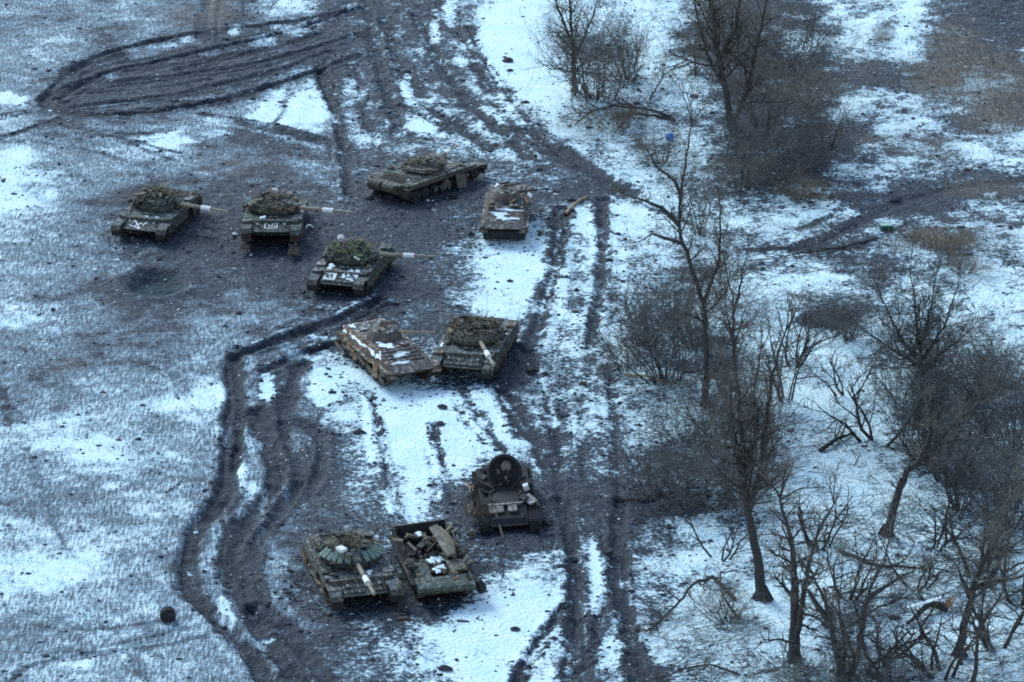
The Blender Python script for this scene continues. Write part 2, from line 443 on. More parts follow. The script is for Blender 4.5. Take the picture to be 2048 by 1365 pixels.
for (bx, by, rx, ry, val, st) in BLOTS:
    q = np.hypot((PX - bx) / rx, (PY - by) / ry) + WOB0 * 1.1 + WOB1 * 1.2 + WOB2 * .8
    w = (1 - sstep(.35, 1.3, q)) * st * inside
    SNOW = SNOW * (1 - w) + val * w
for (bx, by, rx, ry, am) in BROWN:
    q = np.hypot((PX - bx) / rx, (PY - by) / ry) + WOB1 * .9 + WOB2 * .4
    BR = np.maximum(BR, (1 - sstep(.3, 1.3, q)) * am * inside)
for ti, (pts, wid, val, st, dep) in enumerate(TRACKS):
    w_pts = [G(*p) for p in smooth_line(pts)]
    d0, arc, side = seg_dist(w_pts)
    near = d0 < 2.8
    if not near.any():
        continue
    dn, an, sd_ = d0[near], arc[near], side[near]
    hw = wid * .5 * (.72 + .62 * vnoise(an + ti * 37.0, an * 0, 2.6, 151))
    streak = vnoise(sd_ * dn + 50 + ti * 11.0, an * .075, .17, 161)          # scrapes that run along the mark
    d = dn + WOB1[near] * .5 + WOB2[near] * .6
    w = (1 - sstep(hw * .6, hw * 1.25 + .2, d)) * st * (.5 + .6 * sstep(.25, .6, PATCH[near])) * (.45 + .85 * sstep(.15, .6, streak))
    w = np.clip(w, 0, 1)
    SNOW[near] = SNOW[near] * (1 - w) + val * w
    core = 1 - sstep(hw * .45, hw * 1.1, dn + WOB2[near] * .25)
    berm = np.exp(-((dn - hw * 1.35) / (.10 + .15 * hw)) ** 2)
    Z[near] += -dep * 1.15 * core * (.75 + .5 * streak) + dep * .5 * berm * (.3 + 1.4 * np.clip(WOB2[near] + .5, 0, 1))
    RUT[near] = np.maximum(RUT[near], core * st * (.4 + .8 * streak))
# islands of snow left standing between the ruts
for (bx, by, rx, ry, val, st) in BLOTS:
    if val < .6 or rx > 45 or bx > 1000:
        continue
    q = np.hypot((PX - bx) / rx, (PY - by) / ry) + WOB1 * 1.0 + WOB2 * 1.1
    w = (1 - sstep(.55, .95, q)) * st * .85 * inside
    SNOW = SNOW * (1 - w) + val * w
    RUT = RUT * (1 - w)
# shell crater with dark meltwater
cq = np.hypot((PX - 312) / 62, (PY - 566) / 27)
CRATER = inside * (1 - sstep(.55, 1.1, cq + WOB1 * .35))
Z += -.58 * CRATER + inside * .15 * np.exp(-((cq - 1.25) / .22) ** 2)
# clods along disturbed ground
CHURN = np.clip(1 - SNOW * 1.5, 0, 1)
Z += CHURN * (fbm(GX, GY, .6, 3, 61) - .5) * .24
right = inside * sstep(1240, 1420, PX)
farr = right * sstep(620, 480, PY)
SNOW = SNOW - .16 - .04 * sstep(800, 450, PX) * inside + .05 * right * (1 - farr) - .17 * farr
SNOW = SNOW + .0 * inside * sstep(700, 450, PX) * sstep(820, 930, PY)
SNOW = SNOW + right * ((fbm(GX, GY, 2.2, 4, 121, .7) - .5) * (.75 + .4 * farr) - .02)
SNOW = SNOW + inside * (fbm(GX, GY, .9, 3, 171, .6) - .5) * .34
CHURNED = inside * sstep(330, 260, PY) * sstep(640, 720, PX) * sstep(1120, 1020, PX) + inside * sstep(1050, 1090, PX) * sstep(1270, 1240, PX) * sstep(400, 460, PY) * sstep(1010, 900, PY)
SNOW = SNOW + CHURNED * (.10 + (fbm(GX, GY * .5, .7, 3, 181, .65) - .45) * .7)
SNOW = np.clip(SNOW / .70, 0, 1)
RUT = RUT * sstep(.28, .62, PATCH * .6 + fbm(GX, GY, .5, 2, 131) * .4)
FIELD = inside * sstep(760, 470, PX + WOB0 * 200) * sstep(.12, .35, SNOW)
SNOW = SNOW - FIELD * .11 * sstep(.3, .7, SNOW) * (1 - sstep(.9, 1.0, SNOW))


def ground_z(x, y):
    i = int(np.clip(np.searchsorted(XS, x), 1, len(XS) - 1))
    j = int(np.clip(np.searchsorted(YS, y), 1, len(YS) - 1))
    return float(Z[j - 1:j + 1, i - 1:i + 1].mean())


def snow_val(x, y):
    i = int(np.clip(np.searchsorted(XS, x), 1, len(XS) - 1))
    j = int(np.clip(np.searchsorted(YS, y), 1, len(YS) - 1))
    return float(SNOW[j, i])


ny, nx = GX.shape
gm = bpy.data.meshes.new('ground')
gm.vertices.add(nx * ny)
gm.vertices.foreach_set('co', np.stack([GX, GY, Z], -1).astype(np.float32).ravel())
idx = (np.arange(ny - 1)[:, None] * nx + np.arange(nx - 1)[None, :]).ravel()
quads = np.stack([idx, idx + 1, idx + nx + 1, idx + nx], -1).astype(np.int32)
gm.loops.add(quads.size)
gm.loops.foreach_set('vertex_index', quads.ravel())
gm.polygons.add(len(quads))
gm.polygons.foreach_set('loop_start', np.arange(len(quads), dtype=np.int32) * 4)
gm.polygons.foreach_set('use_smooth', np.ones(len(quads), dtype=bool))
gm.update(calc_edges=True)
for nm, arr in (('snow', SNOW), ('brown', BR), ('crater', CRATER), ('rut', RUT), ('field', FIELD)):
    at = gm.attributes.new(nm, 'FLOAT', 'POINT')
    at.data.foreach_set('value', arr.astype(np.float32).ravel())
ground = bpy.data.objects.new('ground', gm)
COL.objects.link(ground)
ground['kind'] = 'structure'
ground['label'] = 'snow dusted field churned into dark mud by track marks'

m, n, l = new_mat('snowy_mud')
b = n['Principled BSDF']
b.inputs['Specular IOR Level'].default_value = 0.2
tc = n.new('ShaderNodeTexCoord')


def attr(nm):
    a = n.new('ShaderNodeAttribute')
    a.attribute_name = nm
    return a.outputs['Fac']


def noise(scale, det=6, rough=.6, vec=None):
    z = n.new('ShaderNodeTexNoise')
    z.inputs['Scale'].default_value = scale
    z.inputs['Detail'].default_value = det
    z.inputs['Roughness'].default_value = rough
    l.new(vec or tc.outputs['Object'], z.inputs['Vector'])
    return z.outputs['Fac']


def mth(op, a, bb, c=None):
    q = n.new('ShaderNodeMath')
    q.operation = op
    for i, v in enumerate((a, bb, c)):
        if v is None:
            continue
        if isinstance(v, (int, float)):
            q.inputs[i].default_value = v
        else:
            l.new(v, q.inputs[i])
    return q.outputs[0]


def mrange(v, a, bb, lo=0.0, hi=1.0):
    q = n.new('ShaderNodeMapRange')
    q.interpolation_type = 'SMOOTHSTEP'
    for k, x in (('From Min', a), ('From Max', bb), ('To Min', lo), ('To Max', hi)):
        q.inputs[k].default_value = x
    l.new(v, q.inputs['Value'])
    return q.outputs['Result']


def mixc(f, a, bb):
    q = n.new('ShaderNodeMix')
    q.data_type = 'RGBA'
    for i, v in ((0, f), (6, a), (7, bb)):
        if isinstance(v, tuple):
            q.inputs[i].default_value = (*v, 1)
        elif isinstance(v, (int, float)):
            q.inputs[i].default_value = v
        else:
            l.new(v, q.inputs[i])
    return q.outputs[2]


n1 = noise(1.5, 3, .6)
n2 = noise(4.2, 3, .55)
grit = noise(9.5, 2, .6)
broad = noise(0.5, 3, .6)
spk = mth('ADD', mth('MULTIPLY', mth('SUBTRACT', n2, .5), 1.9), mth('MULTIPLY', mth('SUBTRACT', grit, .5), 1.2))
sn = attr('snow')
mpn = n.new('ShaderNodeMapping')
mpn.inputs['Scale'].default_value = (8.5, 1.3, 1.0)
l.new(tc.outputs['Object'], mpn.inputs['Vector'])
rows = noise(1.0, 3, .6, mpn.outputs['Vector'])
mixed = mth('ADD', .5, mth('MULTIPLY', mth('MULTIPLY', sn, mth('SUBTRACT', 1.0, sn)), 2.0))
mixed = mth('MULTIPLY', mixed, mth('SUBTRACT', 1.0, mth('MULTIPLY', attr('field'), .72)))
cv = mth('ADD', mth('ADD', sn, mth('MULTIPLY', mth('MULTIPLY', attr('field'), 1.2), mth('SUBTRACT', rows, .5))), mth('MULTIPLY', mixed, mth('ADD', spk, mth('MULTIPLY', mth('SUBTRACT', n1, .5), .9))))
snowm = mrange(cv, .42, .92)
frost = mrange(cv, .20, .60)
mud = mixc(mrange(n2, .38, .60), (.006, .010, .017), (.056, .063, .080))  # blue tint in the mud colours stands in for haze
mud = mixc(mth('MULTIPLY', mrange(grit, .52, .36), .7), mud, (.007, .011, .019))
mud = mixc(mrange(grit, .58, .72), mud, (.135, .16, .19))
mud = mixc(mth('MULTIPLY', mrange(broad, .4, .7), .4), mud, (.034, .045, .062))
mud = mixc(mth('MULTIPLY', attr('rut'), mrange(n2, .3, .6, .45, .97)), mud, (.008, .012, .020))
brown = mixc(mrange(grit, .35, .7), (.085, .073, .060), (.245, .205, .165))
soil = mixc(attr('brown'), mud, brown)
soil = mixc(attr('crater'), soil, mixc(grit, (.007, .021, .032), (.028, .052, .062)))
snowc = mixc(mrange(broad, .3, .7), (.64, .83, .855), (.78, .91, .905))
snowm2 = mth('MULTIPLY', snowm, mth('SUBTRACT', 1.0, mth('MULTIPLY', attr('brown'), .75)))
soil = mixc(mth('MULTIPLY', attr('field'), .55), soil, mixc(mrange(rows, .35, .65), (.10, .125, .15), (.24, .29, .33)))
soil = mixc(mth('MULTIPLY', frost, mth('SUBTRACT', .75, mth('MULTIPLY', attr('brown'), .6))), soil, (.215, .30, .355))
colr = mixc(snowm2, soil, snowc)
l.new(colr, b.inputs['Base Color'])
b.inputs['Roughness'].default_value = .7
bp = n.new('ShaderNodeBump')
bp.inputs['Strength'].default_value = .9
bp.inputs['Distance'].default_value = .09
l.new(spk, bp.inputs['Height'])
l.new(bp.outputs['Normal'], b.inputs['Normal'])
gm.materials.append(m)
# ------------------------------------------------------------------ mesh building helpers
class MB:
    def __init__(self):
        self.v, self.f = [], []

    def add(self, pts, faces):
        o = len(self.v)
        self.v += [tuple(p) for p in pts]
        self.f += [tuple(i + o for i in q) for q in faces]
        return self

    def box(self, c, s, rot=None):
        hx, hy, hz = s[0] / 2, s[1] / 2, s[2] / 2
        pts = [Vector((x * hx, y * hy, z * hz)) for z in (-1, 1) for y in (-1, 1) for x in (-1, 1)]
        if rot is not None:
            e = Euler(rot).to_matrix()
            pts = [e @ p for p in pts]
        c = Vector(c)
        return self.add([p + c for p in pts], [(0, 2, 3, 1), (4, 5, 7, 6), (0, 1, 5, 4), (2, 6, 7, 3), (0, 4, 6, 2), (1, 3, 7, 5)])

    def prism(self, prof, y0, y1, taper=None):
        """side profile (x, z) extruded from y0 to y1; taper gives a second profile for y1"""
        k = len(prof)
        p2 = taper or prof
        pts = [(x, y0, z) for x, z in prof] + [(x, y1, z) for x, z in p2]
        fs = [tuple(range(k)), tuple(range(2 * k - 1, k - 1, -1))]
        fs += [(i, i + k, (i + 1) % k + k, (i + 1) % k) for i in range(k)]
        return self.add(pts, fs)

    def tube(self, p0, p1, r0, r1=None, n=10, cap=True):
        p0, p1 = Vector(p0), Vector(p1)
        r1 = r0 if r1 is None else r1
        d = (p1 - p0).normalized()
        a = d.orthogonal().normalized()
        b = d.cross(a)
        pts = []
        for p, r in ((p0, r0), (p1, r1)):
            for i in range(n):
                t = 2 * math.pi * i / n
                pts.append(p + (a * math.cos(t) + b * math.sin(t)) * r)
        fs = [(i, (i + 1) % n, (i + 1) % n + n, i + n) for i in range(n)]
        if cap:
            fs += [tuple(range(n - 1, -1, -1)), tuple(range(n, 2 * n))]
        return self.add(pts, fs)

    def path(self, pts, r, n=5):
        for i, (a, b) in enumerate(zip(pts[:-1], pts[1:])):
            self.tube(a, b, r, r, n)
        return self

    def rings(self, rings, cap0=True, cap1=True):
        n = len(rings[0])
        pts = [p for r in rings for p in r]
        fs = []
        for k in range(len(rings) - 1):
            fs += [(k * n + i, k * n + (i + 1) % n, (k + 1) * n + (i + 1) % n, (k + 1) * n + i) for i in range(n)]
        if cap0:
            fs.append(tuple(range(n - 1, -1, -1)))
        if cap1:
            fs.append(tuple(range((len(rings) - 1) * n, len(rings) * n)))
        return self.add(pts, fs)

    def lathe(self, prof, n=18, c=(0, 0, 0), cap0=True, cap1=True, axis='z'):
        rr = []
        for r, z in prof:
            ring = []
            for i in range(n):
                t = 2 * math.pi * i / n
                if axis == 'z':
                    ring.append((c[0] + r * math.cos(t), c[1] + r * math.sin(t), c[2] + z))
                elif axis == 'y':
                    ring.append((c[0] + r * math.sin(t), c[1] + z, c[2] + r * math.cos(t)))
                else:
                    ring.append((c[0] + z, c[1] + r * math.cos(t), c[2] + r * math.sin(t)))
            rr.append(ring)
        return self.rings(rr, cap0, cap1)

    def lump(self, c, s, rng, n=8, rough=.25):
        """uneven sack-like lump"""
        prof = [(.0, -.5), (.75, -.42), (1.0, -.05), (.8, .32), (.35, .5)]
        rr = []
        for r, z in prof[1:]:
            rr.append([(c[0] + s[0] * .5 * r * math.cos(2 * math.pi * i / n) * (1 + rng.uniform(-rough, rough)),
                        c[1] + s[1] * .5 * r * math.sin(2 * math.pi * i / n) * (1 + rng.uniform(-rough, rough)),
                        c[2] + s[2] * (z + rng.uniform(-.1, .1))) for i in range(n)])
        return self.rings(rr)

    def build(self, name, mat, parent=None, smooth=False, loc=None, rot=None):
        me = bpy.data.meshes.new(name)
        me.from_pydata(self.v, [], self.f)
        me.update()
        if smooth:
            me.polygons.foreach_set('use_smooth', [True] * len(me.polygons))
        me.materials.append(mat)
        o = bpy.data.objects.new(name, me)
        COL.objects.link(o)
        if parent is not None:
            o.parent = parent
        if loc is not None:
            o.location = loc
        if rot is not None:
            o.rotation_euler = rot
        return o


def tag(o, label, cat, group=None):
    o['label'], o['category'] = label, cat
    if group:
        o['group'] = group
    return o


def empty(name, loc, rz=0.0, tilt=(0, 0)):
    o = bpy.data.objects.new(name, None)
    COL.objects.link(o)
    o.location = loc
    o.rotation_euler = (tilt[0], tilt[1], rz)
    return o


def share(src, parent, loc, rot=(0, 0, 0), scale=None):
    o = bpy.data.objects.new(src.name.split('.')[0], src.data)
    COL.objects.link(o)
    o.parent = parent
    o.location, o.rotation_euler = loc, rot
    if scale:
        o.scale = scale
    return o


FROST = (.21, .235, .24)
OLIVE = surf('olive_paint', (.080, .078, .064), (.026, .027, .026), .75, scale=3, bump=.3, spots=(.23, .19, .13), spot_amt=.3, spot_scale=5, dust=(FROST, .42))
GREEN = surf('green_paint', (.062, .077, .066), (.021, .028, .028), .75, scale=4, bump=.3, spots=(.19, .17, .11), spot_amt=.35, spot_scale=6, dust=(FROST, .22))
KHAKI = surf('khaki_paint', (.135, .120, .090), (.050, .046, .039), .75, scale=3, bump=.3, spots=(.10, .085, .06), spot_amt=.3, spot_scale=5, dust=((.32, .30, .25), .3))
RUSTY = surf('rusted_steel', (.25, .145, .085), (.12, .075, .05), .85, scale=5, bump=.4, spots=(.34, .25, .17), spot_amt=.35, spot_scale=4, dust=(FROST, .2))
RUSTSNOW = surf('rusted_snowy_steel', (.16, .108, .078), (.058, .043, .036), .85, scale=4, bump=.4, spots=(.34, .25, .17), spot_amt=.35, spot_scale=4, dust=((.8, .87, .87), .22))
DECKSNOW = surf('grey_snowy_steel', (.14, .12, .105), (.05, .045, .043), .85, scale=4, bump=.4, spots=(.17, .09, .06), spot_amt=.35, spot_scale=4, dust=((.72, .80, .82), .22))
BURNT = surf('burnt_steel', (.032, .030, .032), (.014, .014, .017), .85, scale=5, bump=.4, spots=(.085, .062, .05), spot_amt=.12, spot_scale=4)
ASHEN = surf('ash_grey_steel', (.23, .195, .16), (.10, .085, .072), .85, scale=5, bump=.4, spots=(.17, .09, .06), spot_amt=.35, spot_scale=4, dust=((.5, .53, .53), .3))
TRACKM = surf('track_steel', (.10, .075, .065), (.04, .032, .032), .7, metal=.2, scale=9, bump=.5, spots=(.19, .13, .10), spot_amt=.25, spot_scale=7)
RUBBER = surf('rubber', (.028, .026, .028), (.015, .014, .016), .8, scale=8, bump=.3, spots=(.09, .08, .08), spot_amt=.2)
DARK = surf('dark_steel', (.035, .033, .036), (.018, .018, .02), .6, metal=.3, scale=9)
WHITE = surf('white_paint', (.82, .80, .76), (.68, .66, .62), .6, scale=12)
ERA = surf('green_armour_box', (.155, .205, .175), (.09, .125, .11), .7, scale=8, bump=.2, spots=(.30, .34, .28), spot_amt=.2, spot_scale=10)
NETM = surf('camouflage_scraps', (.125, .115, .075), (.045, .043, .034), .9, scale=5, spots=(.22, .195, .14), spot_amt=.25, spot_scale=7)
NETG = surf('green_camouflage_scraps', (.125, .16, .085), (.05, .065, .04), .9, scale=5, spots=(.24, .27, .16), spot_amt=.35, spot_scale=7)
CANVAS = surf('canvas', (.24, .19, .12), (.14, .11, .075), .95, scale=7, bump=.4)
WOODM = surf('bare_wood', (.42, .31, .19), (.26, .18, .11), .9, scale=9, bump=.3)
SNOWM = surf('settled_snow', (.84, .90, .90), (.66, .77, .79), .6, scale=7, bump=.4)
GUNM = surf('dusty_gun_steel', (.32, .275, .20), (.20, .17, .125), .7, scale=6, spots=(.12, .10, .08), spot_amt=.15)
MUDSHADE = surf('mud_caked_steel', (.055, .052, .052), (.022, .022, .025), .9, scale=6, bump=.5, spots=(.10, .09, .08), spot_amt=.15)  # mud; on wheels the dark tone also paints shade under fenders
RUSTDARK = surf('dark_rust', (.115, .088, .072), (.042, .036, .034), .85, scale=4, bump=.4, spots=(.27, .22, .18), spot_amt=.3, spot_scale=3, dust=((.62, .68, .68), .2))
GLASS = surf('lamp_glass', (.5, .52, .5), (.3, .32, .32), .2, scale=9)


# ------------------------------------------------------------------ running gear
def track_loop(front, rear, wheels_x, zb=0.03, ztop=None, pitch=.155):
    (fx, fz, fr), (rx, rz, rr) = front, rear
    pts = [(wheels_x[0], zb), (wheels_x[-1], zb)]
    for k in range(8):
        t = R(-50 + k * 140 / 7)
        pts.append((fx + fr * math.cos(t), fz + fr * math.sin(t)))
    sag = 5
    for k in range(1, sag):
        u = k / sag
        pts.append((fx + (rx - fx) * u, fz + fr + (rz + rr - fz - fr) * u - .05 * math.sin(u * math.pi * 4) ** 2))
    for k in range(8):
        t = R(90 + k * 140 / 7)
        pts.append((rx + rr * math.cos(t), rz + rr * math.sin(t)))
    pts.append(pts[0])
    out, need = [], 0.0
    for a, b in zip(pts[:-1], pts[1:]):
        L = math.hypot(b[0] - a[0], b[1] - a[1])
        s = need
        while s < L:
            u = s / L
            out.append((a[0] + (b[0] - a[0]) * u, a[1] + (b[1] - a[1]) * u, math.atan2(b[1] - a[1], b[0] - a[0])))
            s += pitch
        need = s - L
    return out


def track_mesh(loop, y, w):
    mb = MB()
    for x, z, a in loop:
        mb.box((x, y, z), (.135, w, .045), (0, -a, 0))
        mb.box((x - math.sin(a) * -.035, y, z - .0 + 0), (.04, w * .96, .085), (0, -a, 0))
    return mb


def wheel_mesh(r, w, n=16):
    mb = MB()
    mb.lathe([(r * .82, -w / 2), (r, -w / 2 + .02), (r, w / 2 - .02), (r * .82, w / 2)], n, axis='y', cap0=True, cap1=True)
    mb.lathe([(r * .35, -w / 2 - .04), (r * .28, -w / 2 - .08)], 10, axis='y')
    mb.lathe([(r * .28, w / 2 + .08), (r * .35, w / 2 + .04)], 10, axis='y')
    return mb


def running_gear(t, xs, wr, yc, tw, front, rear, mat, wheel_mat, tracks=(1, -1), wheels=(1, -1)):
    loop = track_loop(front, rear, (xs[0] - .1, xs[-1] + .1))
    for s in tracks:
        track_mesh(loop, s * yc, tw).build('track', mat, t)
    first = None
    for s in wheels:
        for x in xs:
            if first is None:
                first = wheel_mesh(wr, .32).build('road_wheel', wheel_mat, t, loc=(x, s * yc, wr + .06))
            else:
                share(first, t, (x, s * yc, wr + .06))
        wh = wheel_mesh(front[2] - .03, .3).build('idler_wheel', wheel_mat, t, loc=(front[0], s * yc, front[1]))
        wheel_mesh(rear[2] - .03, .3, 12).build('drive_sprocket', wheel_mat, t, loc=(rear[0], s * yc, rear[1]))


def snow_blob(rng, rx, ry, th=.05, n=22):
    mb = MB()
    ph = [rng.uniform(0, 6.3) for _ in range(4)]
    r0 = []
    for i in range(n):
        t = 2 * math.pi * i / n
        k = .8 + .22 * math.sin(2 * t + ph[0]) + .2 * math.sin(3 * t + ph[1]) + .16 * math.sin(5 * t + ph[2]) + rng.uniform(-.14, .14)
        r0.append((rx * 1.15 * math.cos(t) * k, ry * 1.15 * math.sin(t) * k, 0))
    th *= .5
    r1 = [(x * .86, y * .86, th * rng.uniform(.4, 1)) for x, y, _ in r0]
    r2 = [(x * .4, y * .4, th * rng.uniform(.7, 1.2)) for x, y, _ in r0]
    return mb.rings([r0, r1, r2])


def scraps(rng, spots, count, size, thick=.012):
    """ragged camouflage strips lying on the given surface spots [(centre, radius)]"""
    mb = MB()
    for _ in range(count):
        c, rad = rng.choice(spots)
        p = Vector(c) + Vector((rng.gauss(0, rad[0]), rng.gauss(0, rad[1]), rng.gauss(0, rad[2])))
        a, b = size * rng.uniform(.5, 1.5), size * rng.uniform(.3, .9)
        mb.box(p, (a, b, thick), (rng.uniform(-.7, .7), rng.uniform(-.7, .7), rng.uniform(0, 6.3)))
    return mb


# ------------------------------------------------------------------ main battle tank
def turret_shell(sx_f, sx_r, sy, h, n=28, rng=None, jit=0.0):
    rr = []
    for z, k in ((-.02, .90), (.10, 1.0), (.28, 1.02), (.46, .95), (.60, .82), (.70, .62), (.74, .36)):
        ring = []
        for i in range(n):
            t = 2 * math.pi * i / n
            cx, cy = math.cos(t), math.sin(t)
            fx = sx_f if cx > 0 else sx_r
            e = .82
            x = fx * math.copysign(abs(cx) ** e, cx) * k
            y = sy * math.copysign(abs(cy) ** e, cy) * k
            if rng:
                x, y, z2 = x * (1 + rng.uniform(-jit, jit)), y * (1 + rng.uniform(-jit, jit)), z + rng.uniform(-jit, jit) * .5
            else:
                z2 = z
            ring.append((x, y, z2 / .74 * h))
        rr.append(ring)
    return MB().rings(rr)


def twig_bundle(rng, spots, count, L0=.9):
    mb = MB()
    for _ in range(count):
        c, rad = rng.choice(spots)
        p = Vector(c) + Vector((rng.gauss(0, rad[0]), rng.gauss(0, rad[1]), 0))
        d = Vector((rng.gauss(0, 1), rng.gauss(0, 1), rng.uniform(.05, .6))).normalized()
        q = p + d * L0 * rng.uniform(.4, 1.0)
        mb.tube(p, q, .018, .006, 4, False)
        for k in range(3):
            e = p.lerp(q, rng.uniform(.3, .9))
            mb.tube(e, e + (d + Vector((rng.gauss(0, .6), rng.gauss(0, .6), rng.gauss(0, .4)))) * .25, .010, .005, 3, False)
    return mb


def make_tank(name, label, mark, yaw, gun_yaw, rng, body=OLIVE, tur=GREEN, elev=0.0, net=None, net_n=420, era=True, era_mat=None, skirts=(1, -1),
              skirt_drop=0, drums=False, tilt=(0, 0), drop=0.10, clutter=8, snow=3, gun=True, flaps=True, group='tanks left standing in the field'):
    x, y = G(*mark)  # mark is an image pixel position
    t = empty(name, (x, y, ground_z(x, y) - drop), yaw, tilt)
    tag(t, label, 'tank', group)
    xs = [-2.25, -1.45, -.62, .22, 1.05, 1.95]
    running_gear(t, xs, .36, 1.4, .56, (2.88, .70, .34), (-2.9, .72, .34), TRACKM, MUDSHADE)
    # hull
    h = MB()
    h.prism([(-3.32, 1.28), (-3.22, .62), (-2.95, .46), (2.55, .46), (3.32, .86), (1.78, 1.33), (-3.1, 1.33)], -1.08, 1.08)
    h.box((-.35, 0, 1.22), (5.5, 3.1, .20))
    for s in (1, -1):
        h.box((-.1, s * 1.42, 1.10), (6.2, .66, .04))
    h.build('hull', body, t)
    # fender boxes and front mudguards
    for s in (1, -1):
        xx = -2.95
        while xx < 2.0:
            L = rng.uniform(.62, 1.05)
            b = MB().box((0, 0, 0), (L - .06, rng.uniform(.5, .58), rng.uniform(.20, .28)))
            b.build('fender_box', rng.choice([body, body, tur]), t, loc=(xx + L / 2, s * 1.44, 1.24), rot=(0, 0, rng.uniform(-.02, .02)))
            xx += L
        g = MB()
        g.prism([(2.35, 1.14), (3.0, 1.14), (3.42, 1.02), (3.62, .78), (3.58, .76), (3.38, .98), (2.98, 1.10), (2.35, 1.10)], s * 1.12, s * 1.74)
        g.build('mudguard', body, t, rot=(rng.uniform(-.03, .03), rng.uniform(-.035, .035), rng.uniform(-.02, .02)))
        f = MB()
        f.box((3.60, s * 1.43, .62), (.03, .56, .34), (0, .12, 0))
        if flaps:
            f.build('mud_flap', RUBBER, t)
        lamp = MB().lathe([(.07, -.09), (.11, -.02), (.11, .07), (.095, .08)], 12, axis='x')
        lo = lamp.build('headlight', DARK, t, loc=(2.72, s * .78, 1.20))
        MB().lathe([(.09, .0), (.06, .015)], 12, axis='x').build('lamp_glass', GLASS, lo, loc=(.085, 0, 0))
        cage = MB()
        for dy in (-.16, .16):
            cage.path([(2.60, s * .78 + dy, 1.05), (2.68, s * .78 + dy, 1.36), (2.88, s * .78 + dy, 1.34), (2.95, s * .78 + dy, 1.0)], .014)
        cage.path([(2.68, s * .78 - .16, 1.36), (2.68, s * .78 + .16, 1.36)], .014)
        cage.build('lamp_guard', body, t)
        hk = MB().path([(3.2, s * .7, .86), (3.38, s * .7, .84), (3.40, s * .7, .72), (3.25, s * .7, .70)], .035)
        hk.build('tow_hook', DARK, t)
    # side skirts
    for s in skirts:
        for k in range(7):
            if skirt_drop and rng.random() < skirt_drop:
                continue
            p = MB().box((0, 0, 0), (.80, .025, rng.uniform(.42, .5)))
            p.build('skirt_panel', rng.choice([body, tur, body]), t, loc=(-2.6 + k * .84, s * 1.755, .86), rot=(s * rng.uniform(-.06, .02), rng.uniform(-.03, .03), 0))
    # glacis: splash board, armour boxes, driver's hatch
    MB().prism([(0, 0), (.05, .12), (.08, .12), (.04, -.01)], -.95, .95).build('splash_board', body, t, loc=(2.25, 0, 1.19))
    sl = math.atan2(.47, 1.54)
    first = None
    if era:
        for r in range(3):
            for c in range(6):
                if rng.random() < .1:
                    continue
                yy = -.86 + c * .345
                xx = 2.35 + r * .34 - (0.04 if c % 2 else 0)
                zz = 1.33 - (xx - 1.78) * math.tan(sl) + .045
                if first is None:
                    first = MB().box((0, 0, 0), (.30, .30, .08)).build('armour_brick', body, t, loc=(xx, yy, zz), rot=(0, sl, 0))
                else:
                    share(first, t, (xx, yy, zz), (0, sl, 0))
    hd = MB().lathe([(.29, 0), (.30, .05), (.24, .08)], 14)
    hd.build('driver_hatch', body, t, loc=(1.62, .05, 1.33))
    MB().box((0, 0, 0), (.12, .34, .10)).build('periscope', DARK, t, loc=(1.92, .05, 1.37))
    # engine deck
    gr = MB()
    gr.box((0, 0, .01), (1.05, 1.9, .03))
    for k in range(9):
        gr.box((-.46 + k * .115, 0, .045), (.05, 1.84, .05), (0, .5, 0))
    gr.build('engine_grille', body, t, loc=(-2.5, 0, 1.335))
    MB().box((0, 0, 0), (.9, 1.8, .06)).build('engine_cover', tur, t, loc=(-1.35, 0, 1.36))
    if drums:
        for s in (1, -1):
            dm = MB().lathe([(.20, -.46), (.25, -.44), (.25, .44), (.20, .46)], 14, axis='y')
            for k in (-.2, .2):
                dm.lathe([(.262, k - .02), (.262, k + .02)], 14, axis='y')
            dm.build('fuel_drum', body, t, loc=(-3.60, s * .55, 1.16))
    MB().tube((-3.48, -1.05, .84), (-3.48, 1.05, .86), .12, .11, 9).build('ditching_log', WOODM if not drums else body, t)
    # turret
    tz = 1.34
    tu = turret_shell(1.36, 1.10, 1.28, .74, 28, rng if net else None, .05).build('turret', tur, t, smooth=False, loc=(.05, 0, tz), rot=(0, 0, gun_yaw - yaw))
    cu = MB().lathe([(.40, 0), (.38, .14), (.30, .20)], 16)
    cu.build('commander_cupola', tur, tu, loc=(-.25, -.52, .68))
    MB().lathe([(.27, 0), (.28, .05), (.18, .08)], 14).build('hatch', tur, tu, loc=(-.22, -.52, .88), rot=(0, rng.choice([0, .0, -1.1]), 0))
    MB().lathe([(.31, 0), (.32, .05), (.2, .08)], 14).build('hatch', tur, tu, loc=(-.12, .55, .70), rot=(.1, 0, 0))
    MB().box((0, 0, 0), (.34, .30, .26)).build('gunner_sight', DARK, tu, loc=(.55, .48, .72))
    MB().box((0, 0, 0), (.16, .34, .30)).build('searchlight', tur, tu, loc=(1.18, -.50, .56))
    mg = MB()
    mg.box((0, 0, .12), (.55, .10, .13))
    mg.tube((.25, 0, .14), (1.05, 0, .20), .022, .018, 6)
    mg.box((.02, .16, .10), (.22, .18, .16))
    mg.tube((-.15, 0, -.12), (-.15, 0, .1), .04, .04, 6)
    mg.build('machine_gun', DARK, tu, loc=(-.35, -.52, 1.02), rot=(0, -.12, rng.uniform(-2.6, 2.6)))
    for s in (1, -1):
        for k in range(4):
            a = R(38 + k * 13) * s
            sm = MB().tube((0, 0, 0), (.24, 0, .12), .05, .05, 8)
            sm.build('smoke_launcher', DARK, tu, loc=(1.20 * math.cos(a), 1.30 * math.sin(a), .42), rot=(0, 0, a))
